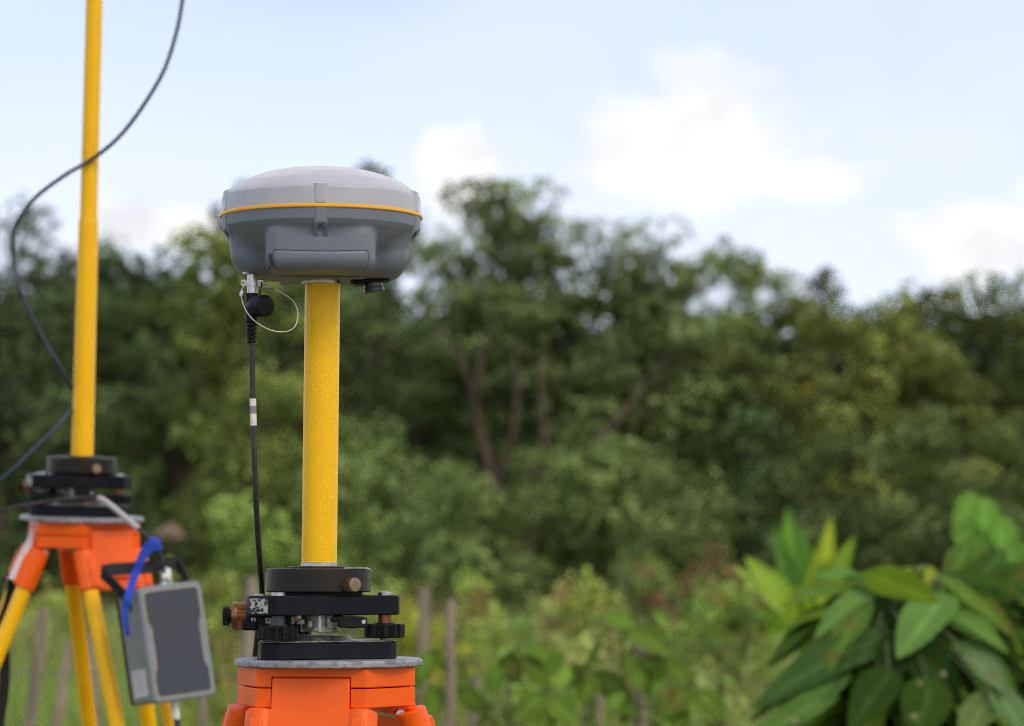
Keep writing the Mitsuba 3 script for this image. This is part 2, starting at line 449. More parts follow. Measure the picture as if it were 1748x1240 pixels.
# ------------------------------------------------------------------ cable of the near receiver
def build_cable(axis, z_of):
    """axis: world x of the pole; z_of(py): world height; local frame in mm around (pole axis, 0)."""
    k = thing('data_cable', 'black cable with angled plug hanging from the near receiver beside the yellow pole', 'cable')

    def P(px, py, y=-26.0):
        q = at(px, py, Y0 + y * .001); return q * 1000.0
    c = P(430.5, 487)
    up = tr(*c)
    add(k + '__socket_flange', rbox(11, 12, 2.4, .6), 'steel', MM @ tr(*P(425, 467)))
    add(k + '__metal_sleeve', lathe([(0, -9), (4.5, -9), (4.7, -8.6), (4.7, -2.2), (5.0, -2), (5.0, .2), (4.7, .4), (4.7, 12), (0, 12)], 40), 'steel', MM @ up)
    ring = cat(lathe([(4.4, -1.6), (5.6, -1.6), (5.6, 4.0), (4.4, 4.0)], 40))
    add(k + '__tab_ring', ring, 'steel', MM @ up @ tr(0, 0, .5))
    for s in (-1, 1):
        tab = mf(rbox(5.5, 1.2, 5.6, .55)) - mf(lathe([(0, -3), (1.1, -3), (1.1, 3), (0, 3)], 20)).rotate([90, 0, 0]).translate([s * .8, 0, 0])
        add(k + '__ring_tab', tab, 'white_plastic', MM @ up @ tr(s * 7.6, -.5, 2))
    b = P(429.7, 523)
    boot = lathe([(0, -13.2), (5.4, -13.2), (5.9, -12), (6.1, 0), (6.1, 11.2), (5.6, 12), (0, 12)], 48)
    add(k + '__plug_boot', boot, 'black_rubber', MM @ tr(*b))
    d = np.array([.66, -.74, -.06]); d /= np.linalg.norm(d)
    R = trimesh.geometry.align_vectors([0, 0, 1], d)
    cap = lathe([(0, -2), (6.4, -2), (7.6, 4), (9.9, 7.4), (9.9, 13.2), (9.3, 14.0), (10.2, 14.6), (10.3, 20.5), (9.6, 21.8), (8.3, 22.4), (0, 22.8)], 64)
    add(k + '__cap_knob', cap, 'black_rubber', MM @ tr(*b) @ R)
    s0 = P(429.5, 545)
    rel = []
    for i in range(6):
        z1, z0 = -i * 3.9, -i * 3.9 - 2.7
        r = 6.0 - .32 * i
        rel.append(lathe([(0, z0), (r - .4, z0), (r, z0 + .4), (r, z1 - .4), (r - .4, z1), (0, z1)], 40))
        if i < 5:
            rel.append(rbox(7.6 - .5 * i, 5, 2.0, .4, (0, 0, z0 - .6)))
    rel.append(lathe([(0, -24), (2.7, -24), (2.7, 0), (0, 0)], 24))
    add(k + '__strain_relief', cat(*rel), 'black_rubber', MM @ tr(*s0))
    path = [P(430, 580), P(430.5, 620), P(432, 700), P(435, 800), P(439.5, 900, -10), P(444, 965, 20), P(447, 1005, 52), P(447, 1030, 66), P(440, 1080, 75), P(430, 1180, 95), P(425, 1300, 120), P(430, 1500, 150)]
    pp = spline(path, 14)
    add(k + '__cord', tube(pp, 2.75, 14), 'cable_sheath', MM, True)
    i0 = np.argmin(np.abs(pp[:, 2] - P(431, 683)[2])); i1 = np.argmin(np.abs(pp[:, 2] - P(431, 729)[2]))
    seg = pp[i0:i1 + 1]
    add(k + '__tape_marker', tube(seg, 3.05, 16), 'white_tape', MM, 40)
    n = len(seg)
    add(k + '__tape_marker__print', cat(tube(seg[n // 3:n // 3 + 3], 3.12, 16)), 'print_grey', MM, 40)
    # steel lanyard loop
    Z = lambda x, y, dy=-30.0: P(390 + x / 5.633, 440 + y / 5.633, dy)
    loop = [Z(158, 270, -28), Z(132, 300), Z(122, 345), Z(128, 395, -34), Z(160, 490, -40), Z(220, 580, -44), Z(300, 645, -46), Z(400, 696, -46), Z(500, 715, -44), Z(585, 703, -40),
            Z(640, 660, -38), Z(664, 590, -36), Z(666, 520, -36), Z(650, 465, -36), Z(618, 415, -35), Z(560, 368, -34), Z(490, 325, -33), Z(440, 301, -32), Z(400, 288, -30), Z(340, 280, -29), Z(302, 272, -28)]
    add(k + '__lanyard', tube(spline(loop, 8), .62, 8), 'wire_steel', MM, True)
    add(k + '__lanyard__crimp', tube([Z(134, 318), Z(126, 345), Z(125, 370)], [1.4, 1.9, 1.7], 8), 'steel', MM)
    add(k + '__lanyard__crimp', tube([Z(392, 285, -30), Z(418, 293, -31), Z(446, 303, -32)], [1.2, 1.5, 1.2], 8), 'steel_dull', MM)
    add(k + '__tether', tube(spline([Z(328, 212, -20), Z(318, 235, -26), Z(320, 265, -30), Z(305, 300, -31), Z(300, 345, -30), Z(310, 378, -28)], 6), .7, 8), 'black_gloss', MM, True)
    return k


# ------------------------------------------------------------------ tribrach, adapter, pole
def build_tribrach(M, near, label):
    k = thing('tribrach', label, 'tribrach')
    M = M @ MM
    base = [(-53, -45), (-48, -58), (-42, -62), (-30, -64), (69, -18), (73, -11), (73, 11), (69, 18), (-30, 64), (-42, 62), (-48, 58), (-53, 45)]
    bm = mf(prism(base, 0, 16, .9))
    slot = mf(prism([(-20, -70), (26, -52), (24, -30), (-22, -40)], -1, 1.3, .01))
    add(k + '__base_plate', bm - slot, 'navy_paint', M, 25)
    top = [(-50, -44), (-46, -56), (-30, -61), (66, -16.5), (70, -10), (70, 10), (66, 16.5), (-30, 61), (-46, 56), (-50, 44)]
    add(k + '__spring_plate', prism(top, 15.9, 17.0, .3), 'steel_dull', M, 25)
    add(k + '__centre_ring', lathe([(0, 16.9), (35, 16.9), (33.6, 17.6), (28.5, 21.2), (27.5, 21.4), (0, 21.4)], 80), 'steel_dull', M)
    foot = [(62, -2), (-33, -52), (-29, 55)]
    for i, (x, y) in enumerate(foot):
        zk = (19.2, 18.2, 19.5)[i] if near else 19.5
        F = M @ tr(x, y, 0)
        key = uniq(k + '__foot_screw')
        kn = []
        a = np.arange(160) * 2 * np.pi / 160
        lob = 7
        ph = (a * lob / (2 * np.pi)) % 1
        rr = 18.8 - np.where(ph > .8, 2.4 * np.sqrt(np.abs(np.sin((ph - .8) / .2 * np.pi))), 0) - np.where((ph > .22) & (ph < .58), .75 * (np.sin(ph * 2 * np.pi / .09) > .2), 0)
        wheel = prism(np.column_stack([rr * np.sin(a + .3 * i), -rr * np.cos(a + .3 * i)]), zk, zk + 12.8, 1.0)
        add(key, wheel, 'black_rubber', F, 25, exact=True)
        add(key + '__shaft', lathe([(0, zk + 12), (6.4, zk + 12), (6.4, 41), (0, 41)], 36), 'teal_shaft' if i == 1 else 'copper', F)
        add(key + '__collar', lathe([(0, zk + 12.5), (9.4, zk + 12.5), (9.4, zk + 14), (0, zk + 14)], 36), 'black_gloss', F)
        add(key + '__spindle', lathe([(0, 15), (4.2, 15), (4.2, zk + 1), (0, zk + 1)], 24), 'brass', F)
    pl = [(-63.5, -44), (-60, -52), (-40, -67), (-33, -69), (-27, -68), (-21, -64), (-12, -56.5), (-6, -53.5), (2, -52), (10, -49), (18, -44.5), (26, -37.5), (34, -29), (42, -21), (49, -17), (55, -15.5), (73.5, -13.2),
          (75.5, -11), (75.5, 11), (73, 14), (52, 17), (40, 25), (26, 38), (10, 49), (-6, 54), (-21, 65), (-32, 69), (-42, 66), (-60, 52), (-63.5, 45)]
    P = Polygon(pl).buffer(-1.2).buffer(1.2, quad_segs=3)
    up = mf(prism(P, 40.5, 58.6, 1.1))
    add(k + '__top_plate', up, 'navy_paint', M, 28)
    for i, (x, y) in enumerate(foot):
        add(k + '__screw_cap', lathe([(0, 58.4), (6.6, 58.4), (6.6, 60.6), (5.8, 61.6), (1.6, 62.0), (1.4, 61.2), (0, 61.2)], 40), 'steel', M @ tr(x, y, 0))
    add(k + '__screw_cap', lathe([(0, 58.4), (5, 58.4), (5, 59.6), (4.4, 60.2), (0, 60.2)], 32), 'steel', M @ tr(-52, -30, 0))
    # worn sticker on the left front facet
    a, b = np.array([-59.0, -52.75]), np.array([-41.6, -65.8])
    n2 = np.array([a[1] - b[1], b[0] - a[0]]); n2 = -n2 / np.linalg.norm(n2)
    out = np.array([-.6, -.8])
    st = trimesh.convex.convex_hull(np.array([[*(q + out * o), z] for q in (a, b) for o in (-.3, .22) for z in (42.6, 56.2)]))
    add(k + '__sticker', st, 'worn_sticker', M, False, label='worn pale sticker on the left face')
    # optical sight at the left
    E = M @ tr(-63, -18, 39.5) @ rot('y', -90) @ np.diag([1, 1, .72, 1.0])
    add(k + '__sight_housing', cat(rbox(44, 22, 15, 2, (-44, -20, 34.5)), rbox(14, 26, 9, 2, (-61, -20, 31))), 'black_rubber', M)
    for i, xx in enumerate((-57.5, -44, -40)):
        add(k + '__adjuster', rbox(4.6, 2, 5.4, .5, (xx, -31.4, 35.5)), 'white_label', M)
        add(k + '__adjuster__slot', rbox(1.8, 1, 2, .3, (xx, -32.4, 35.7)), 'black_gloss', M)
    add(k + '__focus_ring', cat(gear(13, .45, 60, 0.5, 14, .3, .55, 4)), 'copper', E, 20)
    add(k + '__focus_ring__front_ring', lathe([(0, 13.8), (12.8, 13.8), (13.1, 14.4), (13.1, 19.6), (12.2, 21), (8, 21), (8, 20), (0, 20)], 64), 'copper', E)
    add(k + '__eyepiece', cat(lathe([(0, 20), (7, 20), (7, 26), (0, 26)], 40), gear(8.8, .5, 36, 25.5, 33, .6, .55, 4)), 'black_rubber', E, 25)
    # mechanism under the top plate
    add(k + '__plummet_barrel', lathe([(0, 24.8), (17, 24.8), (17.5, 25.4), (17.5, 41), (0, 41)], 64), 'steel_dull', M @ tr(2, -12, 0))
    add(k + '__catch_plate', rbox(3.2, 5, 15.8, .5, (3.8, -31, 33)), 'steel', M)
    for x, y, z, sx, sz in ((-22, -28, 36, 5, 7), (-30, -26, 38, 6, 5), (-14, -30, 34.5, 7, 5), (-5, -30, 32, 4, 7), (13, -27, 34.5, 6, 12), (25, -22, 32.5, 5, 8), (-35, -30, 37, 3, 4), (20, -24, 38, 8, 5)):
        add(k + '__catch_block', rbox(sx, 5, sz, .6, (x, y, z)), 'steel_dull' if x != 20 else 'black_rubber', M)
    # clamp lever with a V mark
    lev = [(-14, -4.0), (-11, -5.0), (0, -5.9), (10, -5.2), (13.6, -4.2), (14, 0), (13.4, 4), (9, 5.2), (-2, 5.4), (-11, 4.3), (-14, 3.2)]
    L = M @ tr(34, -46, 34.5) @ rot('z', 14) @ rot('x', 90)
    add(k + '__clamp_lever', prism(lev, -3.5, 4.5, 1.4), 'black_rubber', L, 30)
    vm = cat(tube([(-1.9, 2.4, 0), (.1, -2.6, 0)], .35, 6), tube([(.1, -2.6, 0), (1.2, 2.8, 0)], .35, 6))
    add(k + '__clamp_lever__mark', vm, 'black_gloss', L @ tr(1, 0, 4.6))
    add(k + '__clamp_lever__screw', lathe([(0, 4.2), (2.0, 4.2), (2.0, 5.0), (1.6, 5.3), (0, 5.3)], 24), 'steel', L @ tr(10, .2, 0))
    add(k + '__lever_arm', rbox(16, 22, 5, 1.2, (22, -33, 37)), 'black_rubber', M)
    return k


def build_adapter(M, label, tape):
    k = thing('pole_adapter', label, 'adapter')
    M = M @ MM
    add(k + '__drum', lathe([(0, 61.6), (48.0, 61.6), (49, 62.6), (49, 82.4), (48.2, 83.4), (47, 83.6), (0, 83.6)], 128), 'black_anodised', M, 30)
    add(k + '__neck', lathe([(0, 58), (41, 58), (41, 62.4), (0, 62.4)], 80), 'dark_gap', M)
    add(k + '__flange', lathe([(0, 83), (28, 83), (28, 84.8), (26.8, 85.6), (0, 85.6)], 80), 'black_anodised', M)
    K = M @ rot('z', 38) @ tr(0, -47.5, 68.5) @ rot('x', 90)
    add(k + '__clamp_knob', cat(gear(6.7, .3, 44, 0, 12.4, .3, .5, 4), lathe([(0, 12), (6.3, 12), (6.3, 12.6), (5.7, 13.2), (0, 13.4)], 40)), 'brass', K, 25)
    if tape:
        bits = cat(prism(Polygon([(26, -38.6), (32, -34), (38, -28), (44, -19.5), (47.5, -18.3), (46.5, -20.8), (40, -31), (34, -36.5)]), 83.6, 84.1, .1),
                   band([(46, -19.4, 84), (48.6, -18.4, 83.4), (50.2, -18, 81.8), (50.0, -17.6, 80.2)], (0, 1, 0), 2.6, .25))
        add(k + '__tape_scrap', bits, 'white_tape', M, False)
    return k


def build_pole_near(M, z0, z1):
    k = thing('extension_pole', 'short ribbed yellow pole between black adapter drum and grey receiver', 'pole')
    M = M @ MM
    pitch = 1.57; n = int((z1 - z0 - 4) / pitch)
    prof = [(0, z0 + 3)]
    for i in range(n):
        z = z0 + 3 + i * pitch
        prof += [(16.37, z + .05), (16.48, z + .45), (16.55, z + .8), (16.48, z + 1.15)]
    prof += [(16.2, z1), (0, z1)]
    add(k + '__tube', lathe(prof, 72), 'pole_yellow', M, True)
    add(k + '__ferrule', lathe([(0, z0), (16.9, z0), (16.9, z0 + 2.6), (16.4, z0 + 3.2), (0, z0 + 3.2)], 64), 'steel', M)
    return k


# ------------------------------------------------------------------ tripod
def build_tripod(M, az0, label, height):
    """Local frame: top of the head plate at z = 0, front = -y, millimetres."""
    k = thing('tripod', label, 'tripod', 'orange and yellow survey tripods')
    Mm = M @ MM
    plate = mf(lathe([(0, -6.6), (86.8, -6.6), (87.7, -5.6), (87.7, -2.2), (85.6, 0), (0, 0)], 144))
    add(k + '__head_plate', plate, 'cast_alloy', Mm, 25)
    d, hw = 68.0, 51.0
    hexa = []
    for j in range(3):
        a = math.radians(az0 + 120 * j)
        o, t = np.array([math.sin(a), -math.cos(a)]), np.array([math.cos(a), math.sin(a)])
        hexa += [o * d - t * hw, o * d + t * hw]
    notch = lambda z0, z1, w: [mf(trimesh.creation.box((w, 60, z1 - z0))).translate([0, -66, (z0 + z1) / 2]).rotate([0, 0, az0 + 120 * j]) for j in range(3)]
    upb, lob = mf(prism(hexa, -24.4, -6.7, .9)), mf(prism(hexa, -42.8, -25.6, .9))
    for c in notch(-30, -14.6, 74.5): upb = upb - c
    for c in notch(-50, -20, 74.5): lob = lob - c
    add(k + '__head_casting', upb, 'orange_paint', Mm, 20)
    add(k + '__lower_casting', lob, 'orange_paint', Mm, 20)
    add(k + '__head_core', prism([(.62 * x, .62 * y) for x, y in hexa], -41, -15, 1), 'dark_gap', Mm, 20)
    slope = 20.5
    L = (height / math.cos(math.radians(slope)))
    for j in range(3):
        A = Mm @ rot('z', az0 + 120 * j)
        key = uniq(k + '__leg')
        side = Polygon([(50, -15.2), (66.5, -15.2), (69.2, -16.6), (70.2, -22), (71.2, -30), (73.2, -40), (76, -50), (62, -58), (50, -50)])
        yoke = prism(side, -36, 36, 1.0); yoke.apply_transform(np.array([[0, 0, 1, 0], [-1, 0, 0, 0], [0, 1, 0, 0], [0, 0, 0, 1.0]]))
        if yoke.volume < 0: yoke.invert()
        add(key, yoke, 'orange_paint', A, 30, exact=True, label=None)
        # everything below swings outward about the hinge
        S = A @ tr(0, -64, -46) @ rot('x', -slope)
        plan = unary_union([sbox(-50, -11, 50, 11)] + [Point(s * 47, 0).buffer(14.5, quad_segs=6) for s in (-1, 1)]).buffer(3).buffer(-3).simplify(.1)
        sock = mf(prism(plan, -58, -1, 1.2)) - mf(trimesh.creation.box((58, 60, 40))).translate([0, 0, -62])
        add(key + '__socket', sock, 'orange_paint', S, 28)
        add(key + '__socket_web', rbox(60, 9, 16, 1.5, (0, 0, -50)), 'orange_paint', S, 30)
        add(key + '__pivot_bolt', lathe([(0, -45), (4.2, -45), (4.5, -44.6), (4.5, 44.6), (4.2, 45), (0, 45)], 24), 'steel', A @ tr(0, -56, -50.5) @ rot('y', 90) @ tr(0, 0, 0))
        for s in (-1, 1):
            add(key + '__rail', tube([(s * 47, 0, -50), (s * 47, 0, -L * .62)], 11.0, 24), 'pole_yellow_smooth', S, 40)
            add(key + '__clamp_tab', rbox(12, 7, 44, 1.5, (s * 47, -13.5, -34)), 'orange_paint', S, 30)
        add(key + '__lower_clamp', prism(plan, -L * .62 - 30, -L * .62 + 30, 1.6), 'orange_paint', S, 28)
        add(key + '__lower_leg', tube([(0, 0, -L * .4), (0, 0, -L * .985 + 56)], 15.0, 20), 'pole_yellow_smooth', S, 40)
        foot = lathe([(0, -L + 40), (3, -L + 48), (14, -L + 90), (17, -L + 130), (17, -L + 170), (0, -L + 170)], 24)
        add(key + '__foot', foot, 'orange_paint', S, 30)
    return k


# =================================================================== near instrument
ground_z = 0.0
top = at(561, 1124, Y0)                  # centre of the head plate
build_tripod(tr(*top), -10, 'orange headed survey tripod carrying the grey receiver, at the bottom edge', (top[2] - ground_z) * 1000 - 40)
cx = at(543, 1100, Y0)[0]
NM = tr(cx, Y0, top[2])
build_tribrach(NM, True, 'black levelling tribrach with worn pale sticker on the near tripod plate')
build_adapter(NM, 'dark drum adapter with brass knob and white tape scrap under ribbed yellow pole', True)
build_pole_near(NM @ rot('y', .45), 85.6, 354)
build_receiver(tr(*at(548.5, 371, Y0)))
build_cable(cx, None)

# =================================================================== second instrument, out of focus at the left
topL = at(140, 881, YL)
TILT = rot('y', 1.4) @ rot('x', 3.0)
LM = tr(*topL) @ TILT
trl = build_tripod(LM, 46, 'orange headed survey tripod with yellow legs carrying the tall thin pole, at the left', (topL[2] - ground_z) * 1000 - 40)
LT = LM @ tr(-.002, 0, 0)
build_tribrach(LT @ rot('z', -22), False, 'blurred black levelling tribrach on the left tripod plate')
build_adapter(LT @ rot('z', -9), 'dark drum adapter with brass knob at the foot of the tall left pole', False)
k = thing('antenna_pole', 'tall yellow two stage pole rising out of the frame at the left', 'pole')
add(k + '__lower_tube', lathe([(0, 85), (15.6, 85), (14.0, 416), (13.2, 424), (0, 424)], 48), 'pole_yellow_smooth', LT @ MM)
add(k + '__upper_tube', lathe([(0, 420), (12.4, 420), (11.1, 1250), (0, 1250)], 40), 'pole_yellow_smooth', LT @ MM)


def PL(px, py, dy=0.0):
    return at(px, py, YL + dy)


k = thing('antenna_cable', 'long dark cable curving down past the tall left pole', 'cable')
pts = [PL(330, -120, -.02), PL(318, -50, -.04), PL(310, 10, -.05), PL(300, 60, -.06), PL(280, 120, -.07), PL(245, 180, -.07), PL(205, 232, -.06), PL(160, 270, -.045), PL(110, 300, -.05), PL(60, 338, -.05), PL(32, 375, -.05), PL(22, 410, -.05),
       PL(26, 460, -.05), PL(45, 520, -.05), PL(75, 580, -.04), PL(105, 630, -.03), PL(123, 665, -.01), PL(126, 690, -.005), PL(105, 720, -.03), PL(60, 765, -.05), PL(15, 808, -.06), PL(-40, 850, -.05), PL(-110, 900, 0)]
add(k + '__cord', tube(spline(pts, 10), .0029, 12), 'cable_grey', None, True)
add(k + '__cable_tie', lathe([(.0150, -.004), (.0165, -.004), (.0165, .004), (.0150, .004)], 32), 'black_rubber', tr(*PL(141.5, 677)) @ TILT)

k = thing('feeder_cable', 'black cable with silver sleeve lying across the left tripod plate to the radio box', 'cable')
pts = [PL(-60, 892, -.09), PL(0, 873, -.10), PL(50, 862, -.10), PL(110, 853, -.10), PL(160, 850, -.10), PL(180, 856, -.11), PL(210, 880, -.12), PL(240, 906, -.13), PL(262, 928, -.135), PL(274, 950, -.13), PL(280, 978, -.12), PL(284, 992, -.11)]
s = spline(pts, 10)
add(k + '__cord', tube(s, .0030, 12), 'cable_sheath', None, True)
pts2 = spline([PL(168, 850.5, -.104), PL(180, 856, -.11), PL(210, 880, -.12), PL(236, 903, -.13)], 8)
add(k + '__sleeve', tube(pts2, .0042, 12), 'silver_sleeve', None, True)
add(k + '__plug', cat(tube([PL(283, 975, -.118), PL(286, 1002, -.10)], [.0075, .0070], 14), tube([PL(278, 985, -.122), PL(292, 985, -.122)], .0055, 10)), 'white_plastic', None, 40)

k = thing('side_cable', 'thin black cable looping in from the frame edge to the left tripod leg', 'cable')
add(k + '__cord', tube(spline([PL(-40, 1060, .02), PL(-12, 1030, .0), PL(0, 1003, -.01), PL(9, 984, -.01), PL(19, 978, -.01), PL(30, 982, .0)], 8), .0026, 10), 'cable_sheath', None, True)
k = thing('carry_strap', 'black webbing strap hanging along the outer left tripod leg', 'strap')
add(k + '__webbing', band(spline([PL(24, 985, -.005), PL(16, 1030, -.01), PL(2, 1075, .02), PL(8, 1130, .05), PL(6, 1180, .05), PL(-2, 1240, .05), PL(-8, 1320, .05)], 8), (.8, .6, 0), .016, .0022), 'webbing', None, 40)
# white tape on the left leg of the left tripod
tape_key = trl + '__tape'
add(tape_key, band([PL(70, 893, -.028), PL(54, 930, -.044), PL(40, 962, -.05), PL(27, 992, -.055)], (1, -.4, .1), [.018, .023, .027, .027], .002), 'white_tape', None, 30, label='white tape strip on the outer left leg hinge')


# radio box hanging on the leg
def build_radio():
    k = thing('radio_box', 'grey weatherproof radio box with dark yellow edged face hung on the left tripod', 'radio')
    c = PL(284, 1100, -.16)
    B = tr(*c) @ rot('y', -9.0) @ rot('x', -3) @ rot('z', 34) @ MM
    w, dp, h = 95.0, 68.0, 158.0
    plan = sbox(-w / 2 + 6, -dp / 2, w / 2 - 6, dp / 2).buffer(5, quad_segs=4)
    front = lambda ww, hh, r, z0, z1, c_, dy: prism(sbox(-ww / 2 + r, -hh / 2 + r, ww / 2 - r, hh / 2 - r).buffer(r, quad_segs=5), z0, z1, c_)
    R = rot('x', 90)
    add(k + '__case', front(w - 3, h - 4, 7, -dp / 2, dp / 2 - 12, 2, 0), 'box_grey', B @ R, 30)
    add(k + '__back_plate', front(w - 1, h - 6, 6, -dp / 2 - 6, -dp / 2 + .6, 1.5, 0), 'black_rubber', B @ R, 30)
    add(k + '__front_bezel', front(w, h, 8, dp / 2 - 12.4, dp / 2, 2.2, 0), 'box_rim', B @ R, 30)

    def waisted(m):
        pts = []
        xs, ys = w / 2 - 5 - m, h / 2 - 6 - m
        wa = 4.8
        right = [(xs - 4, -ys), (xs, -ys + 4), (xs, -40), (xs - wa, -30), (xs - wa, 22), (xs, 32), (xs, ys - 4), (xs - 4, ys)]
        return Polygon(right + [(-x, y) for x, y in right[::-1]]).buffer(-2.5).buffer(2.5, quad_segs=3)
    add(k + '__face_line', prism(waisted(0), dp / 2 - .2, dp / 2 + .7, .3), 'box_line', B @ R, 30)
    add(k + '__face_panel', prism(waisted(1.9), dp / 2 + .4, dp / 2 + 1.4, .3), 'box_face', B @ R, 30)
    lab = trimesh.creation.box((.5, 40, 36)); lab.apply_translation((-w / 2 + 1.3, 3, -48))
    add(k + '__sticker', lab, 'white_label', B, False, label='white printed sticker on the side')
    lines = cat(*[trimesh.creation.box((.2, 34 - 7 * (i % 3), 1.0)) .apply_translation((-w / 2 + .98, 3 + (i % 3), -34 - i * 3.6)) for i in range(8)])
    add(k + '__sticker__print', lines, 'print_grey', B, False)
    # bail handle
    hx = w / 2 + 1.5
    arc = [(-hx, 6, 52), (-hx, 6, 70), (-hx - 7, 12, 86), (-hx - 16, 26, 106), (-hx - 15, 31, 111), (-hx + 4, 32, 112), (0, 33, 110), (hx - 4, 32, 110), (hx + 3, 31, 109), (hx + 2, 26, 104), (hx + 1, 12, 86), (hx, 6, 70), (hx, 6, 52)]
    sides = np.array([[0, 1, .1]] * 5 + [[0, .12, 1]] * 4 + [[0, 1, .1]] * 4, float)
    strap = cat(band(spline(arc[:5], 5), (0, 1, -.55), 17, 3), band(spline(arc[4:9], 5), (0, .15, 1), 17, 3), band(spline(arc[8:], 5), (0, 1, -.55), 17, 3),
                rbox(5, 16, 17, 1, (-hx - 14, 27, 107)), rbox(5, 16, 17, 1, (hx + 2, 27, 105)))
    add(k + '__handle', strap, 'webbing', B, 30)
    for s in (-1, 1):
        add(k + '__handle__rivet', lathe([(0, -1), (3.6, -1), (3.2, 1.4), (0, 2)], 20), 'steel', B @ tr(s * (hx + 1.6), 6, 57) @ rot('y', 90 * s))
    add(k + '__antenna_socket', lathe([(0, 0), (6, 0), (6, 6), (0, 6)], 24), 'steel', B @ tr(2, -12, h / 2 - 2))
    add(k + '__bottom_plug', cat(lathe([(0, -9), (5.4, -9), (5.4, 0), (0, 0)], 20), lathe([(0, -26), (4.6, -26), (5.6, -18), (5.6, -8), (0, -8)], 24)), 'white_plastic', B @ tr(-6, -10, -h / 2 + 2))
    add(k + '__bottom_cord', tube(spline([(-6, -10, -h / 2 - 22), (-5, -8, -h / 2 - 50), (2, 10, -h / 2 - 110), (20, 30, -h / 2 - 200)], 8), 4.4, 10), 'cable_sheath', B, True)
    return k


build_radio()
k = thing('cable_tie_strap', 'bright blue hook strap looped over the cable above the radio box', 'strap')
st = spline([PL(268, 920, -.142), PL(262, 928, -.146), PL(250, 940, -.148), PL(240, 958, -.15), PL(229, 985, -.155), PL(220, 1015, -.21), PL(214, 1040, -.215), PL(215, 1065, -.215), PL(219, 1086, -.21)], 8)
add(k + '__tail', band(st, (1, .25, .3), np.interp(np.linspace(0, 1, len(st)), [0, .15, .4, .7, 1], [.014, .016, .012, .010, .006]), .0016), 'blue_strap', None, 40)
add(k + '__loop', tube([PL(258, 921, -.137), PL(264, 930, -.137), PL(270, 940, -.136)], [.0075, .0085, .007], 14), 'blue_strap', None, 40)

# =================================================================== ground, stakes, wire
g = np.linspace(-1, 1, 161)
gx, gy = np.meshgrid(np.sign(g) * np.abs(g) ** 2.6 * 900, np.sign(g) * np.abs(g) ** 2.6 * 900)
gz = .10 * (meshkit.fbm(np.stack([gx * .25, gy * .25, 0 * gx], -1), 3, 2) - .5) * np.clip(np.hypot(gx, gy) / 6, 0, 1)
i, j = np.meshgrid(np.arange(160), np.arange(160), indexing='ij')
q = np.stack([i * 161 + j, i * 161 + j + 1, (i + 1) * 161 + j + 1, (i + 1) * 161 + j], -1).reshape(-1, 4)
add('ground', trimesh.Trimesh(np.stack([gx, gy, gz], -1).reshape(-1, 3), np.vstack([q[:, [0, 1, 2]], q[:, [0, 2, 3]]]), process=False), 'ground_grass', None, True, kind='structure', label='green field with patches of bare soil')

rnd = random.Random(5)
stakes = [  # top pixel, bottom pixel (1240), distance, width px, label
    (76, 1038, 50, 8.6, 20, 'weathered wooden stake seen between the left tripod legs, tallest and leftmost'),
    (122, 1095, 98, 8.8, 18, 'leaning pale wooden stake just left of the back leg of the left tripod'),
    (158, 1080, 166, 9.4, 14, 'grey wooden stake right behind the back leg of the left tripod'),
    (428, 985, 412, 9.6, 24, 'pinkish wooden stake behind the black tribrach, left of the near tripod'),
    (340, 1140, 348, 9.0, 18, 'short brown stake at the lower right of the radio box'),
    (725, 1008, 716, 8.2, 20, 'dark weathered stake right of the near tripod, left of a pair'),
    (773, 1024, 767, 7.8, 17, 'pale weathered stake right of the near tripod, right of a pair'),
    (1088, 1095, 1094, 8.4, 20, 'short stake under drooping leaves in the middle of the field'),
    (1024, 1160, 1026, 7.6, 15, 'low thin stake among bean leaves left of the field centre'),
    (812, 1155, 806, 8.8, 18, 'low dark stake wrapped in vines right of the pale stake')]
stake_xy = []
for px, py, bx, Y, wpx, lab in stakes:
    a = at(px, py, Y); e = at(bx, 1240, Y); d = (a - e) / (a[2] - e[2])
    b = a - d * (a[2] + .15)
    n = 14
    pp = [b + (a - b) * t + np.array([rnd.uniform(-1, 1), rnd.uniform(-1, 1), 0]) * .004 for t in np.linspace(0, 1, n)]
    r = wpx / FPX * Y / 2
    key = thing('wooden_stake', lab, 'stake', 'wooden stakes in the field')
    add(key, tube(pp, [r * rnd.uniform(.9, 1.1) for _ in range(n)], 9), 'stake_wood', None, 50, exact=True)
    labels[key] = {'label': lab, 'category': 'stake', 'group': 'wooden stakes in the field'}
    stake_xy.append((a, b, r))
key = add('fence_wire', cat(tube([at(-60, 1152, 8.6), at(76, 1150, 8.58), at(122, 1149, 8.78), at(160, 1150, 9.38), at(412, 1148, 9.58), at(720, 1146, 8.2)], .0022, 6)), 'fence_wire', None, True)
tag(key, 'thin grey wire strung between the wooden stakes', 'wire')
sp = []
for px, py, r in ((290, 906, .07), (300, 910, .07), (282, 911, .07), (272, 914, .05), (306, 916, .05)):
    q_ = trimesh.creation.icosphere(3, r); q_.vertices *= (.7 + .6 * meshkit.fbm(q_.vertices * 9 + px, 3, 3))[:, None]; sp.append(q_.apply_transform(tr(*at(px, py, 34))))
key = add('stone_pile', cat(*sp), 'soil_stone', None, True)
tag(key, 'small beige heap of stones in the shade behind the left tripod', 'stones')


